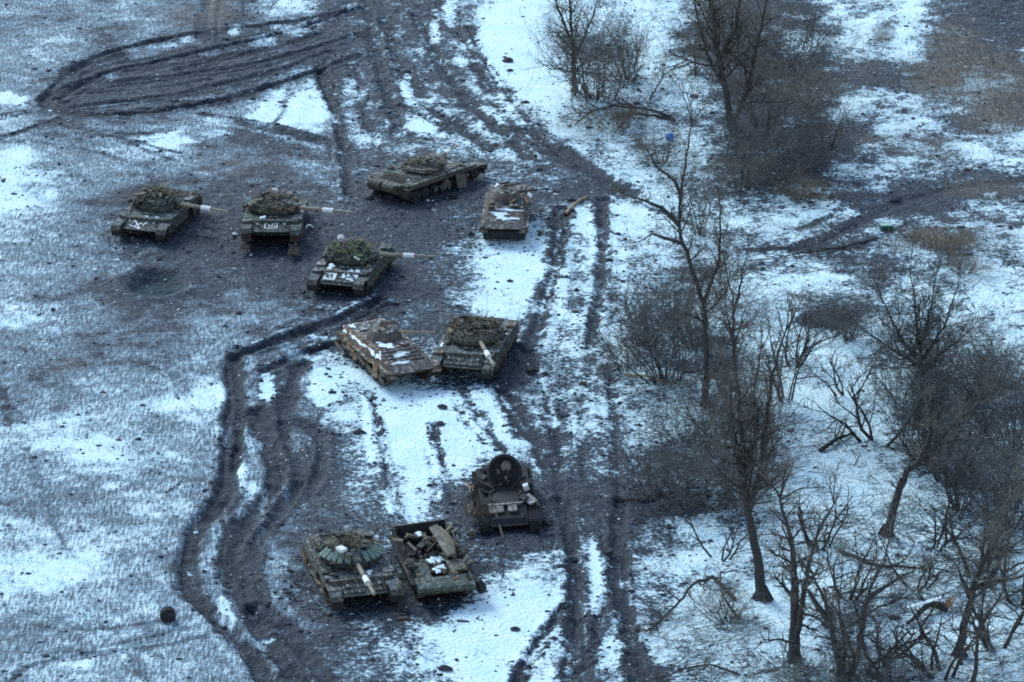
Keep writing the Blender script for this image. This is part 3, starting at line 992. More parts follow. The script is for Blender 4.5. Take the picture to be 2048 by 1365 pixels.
    for a, L in ((150, .75), (180, .95), (212, .75), (122, .6)):
        a = R(a)
        sb = MB().box((0, 0, 0), (.38, L, .34))
        sb.build('stowage_bin', rng.choice([tur, body]), tu, loc=(1.32 * math.cos(a), 1.46 * math.sin(a), .36), rot=(0, 0, a + rng.uniform(-.05, .05)))
    MB().tube((-1.56, -.9, .32), (-1.56, .9, .36), .11, .11, 10).build('snorkel_tube', tur, tu)
    MB().tube((-.7, .75, .6), (-.85, .9, 2.2), .012, .006, 5).build('antenna', DARK, tu)
    for k in range(12):     # boxes, rolls and cans strapped round the turret
        a = rng.uniform(0, 6.28)
        if abs(math.atan2(math.sin(a), math.cos(a))) < .35:
            continue
        q = MB()
        if rng.random() < .4:
            q.tube((-rng.uniform(.2, .4), 0, 0), (rng.uniform(.2, .4), 0, 0), rng.uniform(.08, .14), None, 8)
            nm = 'canvas_roll'
        else:
            q.box((0, 0, 0), (rng.uniform(.2, .5), rng.uniform(.18, .3), rng.uniform(.18, .36)))
            nm = 'ammunition_box'
        q.build(nm, rng.choice([tur, body, CANVAS, KHAKI, DARK]), tu, loc=(1.34 * math.cos(a), 1.38 * math.sin(a), rng.uniform(.25, .65)), rot=(rng.uniform(-.3, .3), rng.uniform(-.3, .3), a + 1.57 + rng.uniform(-.3, .3)))
    # turret armour boxes around the front
    if era:
        for k in range(13):
            a = R(-84 + k * 14)
            if abs(math.degrees(a)) < 10:
                continue
            rr_ = 1.50
            bx_ = MB()
            bx_.prism([(-.14, -.16), (.12, -.20), (.16, -.02), (-.04, .17), (-.14, .17)], -.165, .165)
            bx_.build('armour_box', era_mat or tur, tu, loc=(1.48 * math.cos(a), 1.38 * math.sin(a), .40), rot=(0, 0, a + rng.uniform(-.04, .04)))
    if gun:
        gp = Vector((1.30, 0, .34))
        ge = math.cos(elev), math.sin(elev)

        def on(d):
            return gp + Vector((ge[0] * d, 0, ge[1] * d))
        MB().box((1.36, 0, .34), (.42, .46, .42)).build('mantlet', tur, tu)
        gb = MB()
        gb.tube(on(.1), on(1.6), .118, .110, 12)
        gb.tube(on(1.6), on(2.35), .10, .10, 12)
        gb.tube(on(2.35), on(3.65), .085, .078, 12)
        gb.tube(on(3.60), on(3.70), .092, .092, 12)
        for d in (.75, 1.55, 2.95):
            gb.tube(on(d), on(d + .05), .128 if d < 2 else .096, None, 12)
        gb.build('gun_barrel', GUNM, tu)
        MB().tube(on(1.80), on(2.45), .145, .145, 12).build('white_band', WHITE, tu)['label'] = 'white painted fume extractor band'
    # kit lying on the turret roof and deck
    for k in range(clutter):
        a, r_ = rng.uniform(0, 6.28), rng.uniform(.3, 1.15)
        mat_ = rng.choice([CANVAS, tur, body, KHAKI, CANVAS])
        q = MB()
        if rng.random() < .5:
            q.lump((0, 0, 0), (rng.uniform(.3, .7), rng.uniform(.2, .45), rng.uniform(.15, .3)), rng)
            nm = 'kit_bag'
        else:
            q.box((0, 0, 0), (rng.uniform(.2, .6), rng.uniform(.15, .35), rng.uniform(.12, .25)))
            nm = 'kit_box'
        zz = .80 - .25 * max(0, r_ - .5)
        q.build(nm, mat_, tu, loc=(r_ * math.cos(a) * .9 - .25, r_ * math.sin(a), zz), rot=(rng.uniform(-.2, .2), rng.uniform(-.2, .2), rng.uniform(0, 3)))
    if net:
        spots = []
        for k in range(26):
            a = rng.uniform(0, 6.28)
            r_ = rng.uniform(.2, 1.0)
            spots.append(((1.4 * r_ * math.cos(a) - .05, 1.4 * r_ * math.sin(a), .86 - .55 * r_ ** 3), (.22, .22, .10)))
        nt = scraps(rng, spots, net_n, .20).build('camouflage_net', net, tu)
        nt['kind'] = 'stuff'
        tb = twig_bundle(rng, spots, 40).build('camouflage_branches', WOODM, tu)
        tb['kind'] = 'stuff'
        # tow cable slung over the front
        cab = [(2.9, -.7, 1.08), (2.4, -1.0, 1.27), (1.6, -1.25, 1.42), (.2, -1.6, 1.44), (-1.2, -1.55, 1.46), (-2.4, -1.3, 1.42)]
        MB().path(cab, .03).build('tow_cable', DARK, t)
    for k in range(10):     # battered bits hanging off the flanks
        s = rng.choice([1, -1])
        MB().box((0, 0, 0), (rng.uniform(.2, .8), .03, rng.uniform(.08, .35))).build('torn_strip', rng.choice([body, tur, RUSTY, KHAKI]), t, loc=(rng.uniform(-3.1, 3.2), s * rng.uniform(1.68, 1.86), rng.uniform(.5, 1.3)), rot=(s * rng.uniform(-.8, .2), rng.uniform(-.6, .6), rng.uniform(-.3, .3)))
    for k in range(6):
        MB().lump((0, 0, 0), (rng.uniform(.25, .7), rng.uniform(.2, .4), rng.uniform(.12, .26)), rng).build('kit_bag', rng.choice([CANVAS, body, DARK, KHAKI]), t, loc=(rng.uniform(-3.0, 2.0), rng.choice([1, -1]) * rng.uniform(1.2, 1.55), 1.42), rot=(0, 0, rng.uniform(0, 3)))
    for k in range(snow):
        xx, yy = rng.choice([(rng.uniform(1.7, 2.3), rng.uniform(-.9, .9)), (rng.uniform(-3, -1.3), rng.uniform(-1, 1)), (rng.uniform(-2.8, 2), rng.choice([-1.45, 1.45]))])
        zz = 1.345 if abs(yy) < 1.1 else 1.39
        if xx > 1.78:
            zz = 1.35 - (xx - 1.78) * math.tan(sl) + .03
        o = snow_blob(rng, rng.uniform(.12, .4), rng.uniform(.1, .22), .04).build('snow_patch', SNOWM, t, loc=(xx, yy, zz + .02), rot=(0, sl if xx > 1.78 else 0, rng.uniform(-.3, .3)))
    return t, tu


def strokes(lines, w, name, mat, parent, to3):
    """flat painted lines given in a 2D frame; to3 maps (u, v) to the plate"""
    mb = MB()
    for (a, b) in lines:
        ax, ay = a
        bx, by = b
        L = math.hypot(bx - ax, by - ay) or 1e-6
        nx_, ny_ = -(by - ay) / L * w / 2, (bx - ax) / L * w / 2
        q = [(ax + nx_, ay + ny_), (bx + nx_, by + ny_), (bx - nx_, by - ny_), (ax - nx_, ay - ny_)]
        lo = [to3(u, v, 0.0) for u, v in q]
        hi = [to3(u, v, .012) for u, v in q]
        mb.add(lo + hi, [(4, 5, 6, 7), (0, 1, 5, 4), (1, 2, 6, 5), (2, 3, 7, 6), (3, 0, 4, 7)])
    return mb.build(name, mat, parent)


SLG = math.atan2(.47, 1.54)


def on_glacis(x0, y0, lift=.10, tilt=0.0):
    """marking frame on a sloping front plate: u to the viewer's right (-y), v up the slope"""
    def f(u, v, d):
        a = SLG
        x_ = x0 - v * math.cos(a) + d * math.sin(a)
        z_ = 1.33 - (x0 - 1.78) * math.tan(a) + lift + v * math.sin(a) + d * math.cos(a)
        return (x_, y0 + u, z_)
    return f


# --- tank with the K-like triangle mark, far left
rng = random.Random(11)
tk1, tu1 = make_tank('tank', 'tank covered in foliage scraps with white angular K-like mark on its front', (318, 448), R(-106), R(-25), rng,
                     body=OLIVE, tur=GREEN, net=NETM, net_n=560, era=False, skirt_drop=.2, clutter=10, snow=5)
strokes([((-.34, .43), (-.48, -.13)), ((-.48, -.13), (.27, -.43)), ((-.34, .43), (-.03, -.04)), ((-.03, -.04), (-.18, -.27)), ((-.03, -.04), (.21, .16)), ((-.03, -.04), (.25, -.40)), ((.33, -.04), (.48, .30))], .085, 'painted_mark', WHITE, tk1, on_glacis(2.84, -.25, .03))
MB().box((0, 0, 0), (.75, .40, .10)).build('tool_box', ASHEN, tk1, loc=(-1.6, 1.42, 1.42))
for k in range(5):
    MB().box((0, 0, 0), (rng.uniform(.3, .5), .16, .07)).build('white_batten', ASHEN, tu1, loc=(rng.uniform(-1.2, .6), rng.uniform(-1.1, 1.1), .88), rot=(0, rng.uniform(-.3, .3), rng.uniform(0, 3)))

# --- tank facing the viewer, its thrown track lying in front
rng = random.Random(23)
tk2, tu2 = make_tank('tank', 'tank facing the viewer with white bracket mark on its nose and shed tracks', (550, 462), R(-91), R(-21), rng, tilt=(0, -.11), flaps=False,
                     body=GREEN, tur=OLIVE, net=NETM, net_n=420, era=False, skirt_drop=.1, clutter=9, snow=2)
strokes([((-.36, .30), (-.36, -.22)), ((-.36, -.22), (.34, -.22)), ((.34, -.22), (.34, .34)), ((-.36, .30), (-.22, .30)), ((-.12, .20), (-.12, .0)), ((-.12, .0), (.06, .0)), ((.06, .0), (.06, .30)),
         ((.06, .30), (.44, .36)), ((.2, .12), (.2, -.06))], .05, 'painted_mark', WHITE, tk2, on_glacis(2.75, 0.0, .02))
for s, L, x0 in ((1, 2.3, 3.0), (-1, 1.3, 3.0)):
    tr = MB()
    for k in range(int(L / .155)):
        zz = .62 - .14 * k if k < 3 else .16 - .018 * k
        tr.box((x0 + k * .155, 0, zz - .11 * 0), (.135, .60, .05), (0, .5 if k < 3 else .1, 0))
        tr.box((x0 + k * .155, 0, zz + .03), (.04, .56, .09), (0, .5 if k < 3 else .1, 0))
    tr.build('shed_track', TRACKM, tk2, loc=(0, s * 1.42, 0))
MB().lathe([(.20, 0), (.22, .04), (.22, .10), (.16, .12)], 14).build('pale_pot', ASHEN, tu2, loc=(.4, 1.25, .78), rot=(.3, 0, 0))
MB().box((0, 0, 0), (.30, .22, .62)).build('white_panel', WHITE, tu2, loc=(-.55, 1.25, .80), rot=(.5, .1, .3))
strokes([((-.9, -.1), (-.45, -.32)), ((-.45, -.32), (-.2, .0)), ((-1.3, .42), (-1.0, .5)), ((-1.2, .45), (-1.1, .2))], .07, 'roof_strap', WHITE, tu2, lambda u, v, d: (v - .2, u * .8 + .7, .86 + d))
hoop = MB()
hoop.path([(2.2, 1.95 + .0, .8), (2.25, 2.05, 1.0), (2.28, 2.25, 1.05), (2.28, 2.42, .9)], .035)
hoop.build('bent_bar', WHITE, tk2)

# --- tank with the white dotted plate
rng = random.Random(37)
tk3, tu3 = make_tank('tank', 'green mottled tank with white dotted square plate on its snowy front', (705, 556), R(-104), R(-7), rng,
                     body=OLIVE, tur=GREEN, net=NETG, net_n=520, era=True, clutter=6, snow=3)
sg = on_glacis(2.78, -.55, .09)
pl = MB()
q = [(-.36, -.30), (.36, -.30), (.36, .34), (-.36, .34)]
lo, hi = [sg(u, v, 0) for u, v in q], [sg(u, v, .03) for u, v in q]
pl.add(lo + hi, [(4, 5, 6, 7), (0, 1, 5, 4), (1, 2, 6, 5), (2, 3, 7, 6), (3, 0, 4, 7), (0, 3, 2, 1)])
plate = pl.build('white_plate', WHITE, tk3)
strokes([((-.18, .1), (-.1, .1)), ((.0, .2), (.14, .16)), ((-.02, .02), (.07, .02)), ((-.16, -.12), (-.06, -.10)), ((.1, -.06), (.2, -.1)), ((.06, .1), (.14, .06))], .10, 'black_dots', DARK, plate, lambda u, v, d: sg(u, v, .032 + d))
MB().lump((0, 0, 0), (.42, .34, .36), rng).build('white_sack', WHITE, tu3, loc=(-.75, .75, .98))
MB().box((0, 0, 0), (.60, .55, .08)).build('pale_lid', ASHEN, tk3, loc=(1.5, -1.45, 1.42))
MB().box((0, 0, 0), (.40, .07, .1)).build('white_batten', WHITE, tu3, loc=(.55, -1.45, .55), rot=(0, .6, .6))
for k in range(5):
    snow_blob(rng, rng.uniform(.12, .34), rng.uniform(.10, .2), .04).build('snow_patch', SNOWM, tk3, loc=(rng.uniform(1.9, 3.0), rng.uniform(.1, 1.0), 0), rot=(0, SLG, 0))
for o in list(tk3.children):
    if o.name.startswith('snow_patch') and abs(o.location.z) < 1e-6:
        o.location.z = 1.33 - (o.location.x - 1.78) * math.tan(SLG) + .10

# --- khaki tank seen from behind
rng = random.Random(41)
tk4, tu4 = make_tank('tank', 'khaki tank seen from behind with fuel drums and torn side skirts', (848, 373), R(48), R(63), rng,
                     body=KHAKI, tur=OLIVE, era=False, drums=True, skirts=(1,), clutter=5, snow=3, net=NETM, net_n=160)
tu4.scale = (.86, .86, .72)
tk4.scale = (1, 1, .90)
MB().box((0, 0, 0), (1.05, .03, .95)).build('bent_skirt_plate', KHAKI, tk4, loc=(1.25, -1.95, .62), rot=(-.35, .25, .15))
MB().box((0, 0, 0), (.85, .03, .40)).build('bent_skirt_plate', OLIVE, tk4, loc=(-.15, -1.86, .72), rot=(-.3, -.5, .05))
MB().box((0, 0, 0), (.22, .03, .55)).build('bent_skirt_plate', KHAKI, tk4, loc=(.25, -1.90, .6), rot=(-.3, .6, .1))
fd = MB().prism([(2.2, 1.16), (3.1, 1.24), (3.7, 1.12), (3.75, .72), (3.70, .72), (3.62, 1.06), (3.1, 1.18), (2.2, 1.12)], -1.82, -1.02)
fd.build('raised_fender', KHAKI, tk4)

# --- netted tank beside the snow covered carrier
rng = random.Random(53)
tk5, tu5 = make_tank('tank', 'tank draped in brown rags parked tight against the rusted carrier', (950, 720), R(-102), R(-78), rng,
                     body=OLIVE, tur=KHAKI, net=NETM, net_n=520, era=True, clutter=11, snow=3)

# --- tank with green armour fan
rng = random.Random(67)
tk6, tu6 = make_tank('tank', 'tank with fan of green armour boxes round its turret, barrel pointing at the viewer', (702, 1166), R(-75), R(-75), rng,
                     body=OLIVE, tur=GREEN, era=True, era_mat=MUDSHADE, clutter=7, snow=1, net=NETM, net_n=180, skirt_drop=.15)
for sgn in (1, -1):      # green boxes of the fan, separate and uneven
    for k in range(6):
        a = sgn * R(20 + k * 12 + rng.uniform(-1.5, 1.5))
        bx_ = MB()
        bx_.prism([(-.24, .17), (.20, -.12), (.23, -.06), (-.20, .24)], -.12, .12)
        bx_.build('armour_box', ERA, tu6, loc=(1.44 * math.cos(a), 1.40 * math.sin(a), .56 + rng.uniform(-.03, .03)), rot=(rng.uniform(-.06, .06), rng.uniform(-.08, .08), a + rng.uniform(-.06, .06)))
MB().box((0, 0, 0), (.46, .36, .18)).build('white_box', WHITE, tu6, loc=(.75, -.62, .86), rot=(0, 0, .4))
MB().lathe([(.16, 0), (.19, .05), (.19, .2), (.12, .22)], 12).build('sight_drum', GREEN, tu6, loc=(1.30, -.36, .62))
for k in range(4):
    MB().tube((0, 0, 0), (.5, .1, .05), .05, .04, 7).build('hanging_hose', RUSTY, tk6, loc=(-2.2 + k * .35, -1.55, 1.42), rot=(0, rng.uniform(-.4, .4), rng.uniform(1, 2)))
for k in range(7):
    a = rng.uniform(-.5, .5)
    MB().box((0, 0, 0), (rng.uniform(.5, .9), .04, rng.uniform(.06, .2))).build('torn_strip', rng.choice([KHAKI, RUSTY]), tk6, loc=(-2.4 + k * .7, -1.85, rng.uniform(.5, .95)), rot=(rng.uniform(-.6, .1), a, rng.uniform(-.3, .3)))
ds = MB()
for k in range(12):
    ds.box((3.2 + k * .155, 0, .08 + .05 * math.sin(k * 2.1)), (.14, .62, .06))
ds.build('shed_track', TRACKM, tk6, loc=(0, 1.42, 0))


for t_ in (tk1, tk3, tk6):
    t_.scale = (.95, .95, .97)


# ------------------------------------------------------------------ infantry carriers
def make_carrier(name, label, mark, yaw, gun_yaw, rng, body, deck, wheel_m, tilt=(0, 0), drop=0.10, turret_open=False, snow=6, trk=TRACKM, group='burnt out infantry carriers', gun_mat=KHAKI, side_skirt=True, gun_len=1.9, ribs=6):
    x, y = G(*mark)  # mark holds image pixels, projected onto the ground
    t = empty(name, (x, y, ground_z(x, y) - drop), yaw, tilt)
    tag(t, label, 'infantry carrier', group)
    xs = [-2.2, -1.35, -.5, .35, 1.2, 2.0]
    running_gear(t, xs, .33, 1.22, .34, (2.65, .66, .30), (-2.75, .66, .30), trk, wheel_m)
    h = MB()
    h.prism([(-3.2, .95), (-3.1, .45), (2.3, .45), (3.35, .98), (-3.25, 1.0)], -1.0, 1.0)
    # upper hull: tapered cross-section
    lo = [(-3.25, 1.0), (3.35, 1.0)]
    pts = [(-3.25, -1.45, .98), (3.30, -1.38, .96), (3.30, 1.38, .96), (-3.25, 1.45, .98),
           (-3.05, -1.12, 1.52), (1.15, -1.12, 1.50), (1.15, 1.12, 1.50), (-3.05, 1.12, 1.52)]
    h.add(pts, [(0, 3, 2, 1), (4, 5, 6, 7), (0, 1, 5, 4), (1, 2, 6, 5), (2, 3, 7, 6), (3, 0, 4, 7)])
    h.build('hull', body, t)
    for s in (1, -1):
        MB().box((0, 0, 0), (6.5, .32, .05)).build('fender', body, t, loc=(0, s * 1.42, 1.0))
        if side_skirt:
            for k in range(6):
                if rng.random() < .15:
                    continue
                MB().box((0, 0, 0), (.98, .04, rng.uniform(.26, .36))).build('skirt_panel', rng.choice([body, deck]), t, loc=(-2.6 + k * 1.02, s * 1.565, .84 + rng.uniform(-.04, .02)), rot=(s * rng.uniform(-.15, .05), rng.uniform(-.05, .05), 0))
        MB().prism([(2.4, 1.04), (3.1, 1.04), (3.5, .80), (3.46, .78), (3.08, 1.0), (2.4, 1.0)], s * 1.02, s * 1.6).build('mudguard', body, t)
    sl = math.atan2(.53, 2.15)
    # ribbed glacis plates
    for k in range(ribs):
        xx = 1.45 + k * .30
        MB().prism([(-.11, .0), (.11, .0), (.06, .055), (-.06, .055)], -.98, .98).build('glacis_rib', deck, t, loc=(xx, 0, 1.50 - (xx - 1.15) * math.tan(sl) + .01), rot=(0, sl, 0))
    MB().prism([(-.35, 0), (.35, 0), (.35, .03), (-.35, .03)], -1.2, 1.2).build('trim_vane', deck, t, loc=(3.05, 0, 1.06), rot=(0, sl + .05, 0))
    MB().lathe([(.27, 0), (.28, .06), (.2, .08)], 14).build('driver_hatch', deck, t, loc=(.95, .52, 1.52))
    MB().lathe([(.21, 0), (.22, .015)], 14).build('open_hatch_shade', BURNT, t, loc=(.5, -.55, 1.53))  # flat dark disc paints the shade inside an open hatch
    for s in (1, -1):
        MB().box((0, 0, 0), (1.1, .72, .06)).build('roof_hatch', deck, t, loc=(-2.2, s * .45, 1.545), rot=(0, 0, 0))
        MB().box((0, 0, 0), (.06, .8, .8)).build('rear_door', body, t, loc=(-3.22, s * .45, 1.15))
    if turret_open:
        rg = MB().lathe([(.86, 0), (.90, .10), (.72, .12), (.70, .0)], 22, cap0=False, cap1=False)
        rg.build('turret_ring', body, t, loc=(-.45, 0, 1.52))
        tu = MB().lathe([(.70, .0), (.2, .02)], 18).build('turret_well_shade', BURNT, t, loc=(-.45, 0, 1.53))  # dark disc coloured as the shade down in the well
        hinge = t
    tu = MB().lathe([(.98, 0), (.95, .12), (.72, .42), (.30, .46)], 20).build('turret', deck, t, loc=(-.45, 0, 1.52), rot=(0, 0, gun_yaw - yaw))
    MB().lathe([(.24, 0), (.25, .07), (.15, .1)], 12).build('hatch', body, tu, loc=(-.1, .36, .44))
    MB().lathe([(.24, 0), (.25, .07), (.15, .1)], 12).build('hatch', body, tu, loc=(-.1, -.36, .44))
    gb = MB()
    gb.tube((.6, 0, .26), (1.2, 0, .28), .075, .06, 9)
    gb.tube((1.2, 0, .28), (.8 + gun_len, 0, .31), .042, .038, 9)
    gb.tube((.72 + gun_len, 0, .31), (.86 + gun_len, 0, .31), .058, .058, 9)
    gb.build('gun_barrel', gun_mat, tu)
    MB().tube((-.2, .1, .62), (.75, .1, .70), .08, .08, 9).build('missile_tube', deck, tu)
    for k in range(snow):
        xx, yy = rng.uniform(-2.9, 1.0), rng.uniform(-.95, .95)
        snow_blob(rng, rng.uniform(.2, .55), rng.uniform(.12, .3), .05).build('snow_patch', SNOWM, t, loc=(xx, yy, 1.545), rot=(0, 0, rng.uniform(-.5, .5)))
    for k in range(snow // 2):
        xx, yy = rng.uniform(1.4, 2.9), rng.uniform(-.8, .8)
        snow_blob(rng, rng.uniform(.1, .2), rng.uniform(.3, .6), .04).build('snow_patch', SNOWM, t, loc=(xx, yy, 1.50 - (xx - 1.15) * math.tan(sl) + .05), rot=(0, sl, 0))
    return t, tu


rng = random.Random(71)
cr1, ct1 = make_carrier('infantry_carrier', 'rust brown carrier with snow along its deck and bare road wheels', (776, 738), R(-64), R(-5), rng, RUSTSNOW, DECKSNOW, MUDSHADE, snow=7, side_skirt=False, gun_mat=WOODM)
for k in range(22):     # torn, rusted side plates and rods
    MB().box((0, 0, 0), (rng.uniform(.4, .9), .03, rng.uniform(.12, .36))).build('torn_plate', rng.choice([RUSTY, RUSTY, KHAKI]), cr1, loc=(-3.0 + k * .28, -1.50 - rng.uniform(0, .16), rng.uniform(.55, 1.1)), rot=(rng.uniform(-.3, .3), rng.uniform(-.3, .3), rng.uniform(-.1, .1)))
for k in range(4):
    MB().tube((0, 0, 0), (rng.uniform(.6, 1.0), rng.uniform(-.2, .2), rng.uniform(-.3, .3)), .03, .02, 6).build('loose_rod', WOODM, cr1, loc=(rng.choice([-3.2, -2.9, 1.5, 2.9]), -1.55, rng.uniform(.8, 1.2)), rot=(0, rng.uniform(-.6, .6), rng.uniform(-.6, .6)))
for k in range(6):
    snow_blob(rng, rng.uniform(.35, .6), rng.uniform(.14, .2), .07).build('snow_patch', SNOWM, cr1, loc=(-2.8 + k * .85, -1.2, 1.32), rot=(.75, 0, rng.uniform(-.1, .1)))

rng = random.Random(73)
cr2, ct2 = make_carrier('infantry_carrier', 'ash grey gutted carrier with rust streaks and strips of snow, nose to the viewer', (1013, 455), R(-93), R(14), rng, RUSTDARK, DECKSNOW, MUDSHADE, snow=3, side_skirt=False, gun_mat=DARK, ribs=0)
cr2.scale = (.97, .88, 1.14)
cr1.scale = (1, .98, 1.14)
MB().box((0, 0, 0), (.55, .62, .05)).build('dark_opening', DARK, cr2, loc=(1.0, .62, 1.535))  # solid dark plate, painted shade in place of a cavity
MB().box((0, 0, 0), (.30, 2.3, .06)).build('dark_opening', DARK, cr2, loc=(.62, -.1, 1.54))  # cross strip, likewise a plate coloured as inner shade
MB().box((0, 0, 0), (.5, 2.7, .5)).build('lower_nose', BURNT, cr2, loc=(2.9, 0, .62), rot=(0, .3, 0))
for k in range(4):
    snow_blob(rng, rng.uniform(.05, .22), rng.uniform(.2, .8), .05).build('snow_patch', SNOWM, cr2, loc=(1.5 + k * .42, rng.uniform(-.6, .6), 1.50 - (.35 + k * .42) * .2465 + .02), rot=(0, .2417, rng.uniform(-.1, .1)))
for k in range(8):
    MB().box((0, 0, 0), (rng.uniform(.3, .8), rng.uniform(.15, .4), .05)).build('torn_plate', rng.choice([ASHEN, RUSTY, KHAKI]), cr2, loc=(rng.uniform(-3, 1.5), rng.uniform(-1.5, 1.5), rng.uniform(1.5, 1.7)), rot=(rng.uniform(-.5, .5), rng.uniform(-.5, .5), rng.uniform(0, 3)))
for k in range(3):
    MB().box((0, 0, 0), (.7, .32, .05)).build('pale_side_plate', WHITE if k == 1 else ASHEN, cr2, loc=(-2.6 + k * .62, 1.42, 1.22), rot=(-.5, .1, rng.uniform(-.1, .1)))

# --- open topped carrier wreck: roof blown off, interior heaped with junk
rng = random.Random(79)
x, y = G(866, 1158)
wr = empty('carrier_wreck', (x, y, ground_z(x, y)), R(-77))
wr.scale = (.96, .91, .98)
tag(wr, 'roofless carrier wreck heaped with brown junk beside the green armoured tank', 'infantry carrier', 'burnt out infantry carriers')
running_gear(wr, [-2.2, -1.35, -.5, .35, 1.2, 2.0], .33, 1.22, .34, (2.65, .66, .30), (-2.75, .66, .30), TRACKM, BURNT)
MB().prism([(-3.1, .5), (2.5, .5), (3.15, .78), (-3.1, .78)], -1.35, 1.35).build('hull_floor', BURNT, wr)
for s, m_ in ((1, KHAKI), (-1, BURNT)):  # left wall is dark to paint in the shaded gap beside it
    sw = MB()
    sw.prism([(-3.15, .70), (2.7, .70), (2.5, 1.02), (1.9, 1.10), (1.5, 1.38), (1.1, 1.30), (.7, 1.44), (.1, 1.22), (-.5, 1.40), (-.9, 1.28), (-1.6, 1.50), (-2.1, 1.36), (-2.6, 1.54), (-3.1, 1.40)], s * 1.38, s * 1.46)
    sw.build('side_wall', m_, wr)
    MB().box((0, 0, 0), (5.9, .30, .05)).build('fender', BURNT, wr, loc=(-.2, s * 1.56, .98))
MB().box((0, 0, 0), (.07, 2.76, .80)).build('rear_wall', BURNT, wr, loc=(-3.12, 0, 1.08), rot=(.03, -.12, .04))
MB().box((0, 0, 0), (.05, 2.80, .04)).build('bright_rim', ASHEN, wr, loc=(-3.18, 0, 1.50), rot=(.03, 0, .04))
MB().prism([(2.3, .62), (3.2, .62), (3.42, .86), (3.38, 1.02), (3.1, 1.06), (2.35, 1.12)], -1.45, 1.45).build('front_plate', GREEN, wr)
MB().prism([(.9, 1.0), (2.6, .92), (2.55, 1.08), (1.0, 1.34)], -1.34, -.55).build('engine_cover', GREEN, wr)
MB().lump((0, 0, 0), (3.4, .75, .6), rng, 10, .18).build('canvas_roll', CANVAS, wr, loc=(-.9, .88, 1.40), rot=(0, .06, .08))
MB().box((0, 0, 0), (2.9, .46, .12)).build('canvas_flap', KHAKI, wr, loc=(-.5, .60, 1.64), rot=(.25, .1, .1))
MB().box((0, 0, 0), (.9, .85, .42)).build('brown_crate', KHAKI, wr, loc=(1.4, .9, 1.02), rot=(0, .15, .1))
for k in range(40):
    a = MB()
    if k % 3 == 0:
        a.lump((0, 0, 0), (rng.uniform(.3, .7), rng.uniform(.2, .5), rng.uniform(.2, .4)), rng)
    else:
        a.box((0, 0, 0), (rng.uniform(.2, .9), rng.uniform(.08, .4), rng.uniform(.05, .2)))
    a.build('junk_piece', rng.choice([CANVAS, KHAKI, RUSTY, BURNT, ASHEN, OLIVE, DARK]), wr, loc=(rng.uniform(-2.8, 1.6), rng.uniform(-.95, .75), rng.uniform(.85, 1.25)), rot=(rng.uniform(-.6, .6), rng.uniform(-.6, .6), rng.uniform(0, 3)))
for k in range(22):     # broken things lying over the nose and the rims
    a = MB()
    if k % 2:
        a.box((0, 0, 0), (rng.uniform(.2, .8), rng.uniform(.06, .3), rng.uniform(.04, .14)))
    else:
        a.lump((0, 0, 0), (rng.uniform(.3, .8), rng.uniform(.2, .4), rng.uniform(.14, .3)), rng)
    sp = rng.choice([(rng.uniform(1.8, 3.3), rng.uniform(-1.4, 1.4), 1.12), (rng.uniform(-3, 2), 1.42, 1.42), (rng.uniform(-3, 2), -1.42, 1.40)])
    a.build('junk_piece', rng.choice([MUDSHADE, BURNT, KHAKI, RUSTDARK, DARK, CANVAS]), wr, loc=(sp[0], sp[1] + rng.uniform(-.12, .12), sp[2] + rng.uniform(-.04, .06)), rot=(rng.uniform(-.5, .5), rng.uniform(-.5, .5), rng.uniform(0, 3)))
for k in range(6):
    snow_blob(rng, rng.uniform(.2, .42), rng.uniform(.14, .26), .08).build('snow_patch', SNOWM, wr, loc=(rng.uniform(.0, 1.9), rng.uniform(-.4, .45), 1.10 + rng.uniform(0, .12)), rot=(rng.uniform(-.2, .2), .12, 0))
snow_blob(rng, .25, .2, .1).build('snow_patch', SNOWM, wr, loc=(-2.2, -.25, 1.35))
MB().box((0, 0, 0), (1.25, .05, .62)).build('pale_side_plate', ASHEN, wr, loc=(-.2, 1.72, .88), rot=(.55, .05, 0))
wheel_mesh(.36, .3).build('bent_wheel', RUBBER, wr, loc=(3.0, 1.75, .72), rot=(.3, 0, .4))
MB().tube((.6, -1.65, 1.1), (2.2, -1.55, .9), .04, .03, 6).build('loose_rod', ASHEN, wr)

# --- burnt tank, its turret thrown over with the underside showing
rng = random.Random(83)
x, y = G(1012, 1020)
bt = empty('burnt_tank', (x, y, ground_z(x, y) - .22), R(-86), (.05, .05))
bt.scale = (.94, .86, .95)
tag(bt, 'charred black tank with overturned turret disc, barrel hanging over its nose', 'tank', 'tanks left standing in the field')
running_gear(bt, [-2.25, -1.45, -.62, .22, 1.05, 1.95], .36, 1.4, .56, (2.88, .70, .34), (-2.9, .72, .34), BURNT, BURNT)
h = MB()
h.prism([(-3.32, 1.28), (-3.22, .62), (-2.95, .46), (2.35, .46), (2.95, .80), (1.7, 1.22), (-3.1, 1.30)], -1.08, 1.08)
h.box((-.9, 0, 1.14), (4.2, 2.9, .16))
h.build('hull', BURNT, bt)
ring = MB().lathe([(.92, 0), (.96, .08), (.86, .10), (.84, -.02)], 26, cap0=False, cap1=False).build('turret_ring', BURNT, bt, loc=(.55, 0, 1.25))
MB().lathe([(.85, 0), (.3, .01)], 24).build('turret_well_shade', DARK, bt, loc=(.55, 0, 1.26))  # flat disc, dark to imitate the shaded hollow
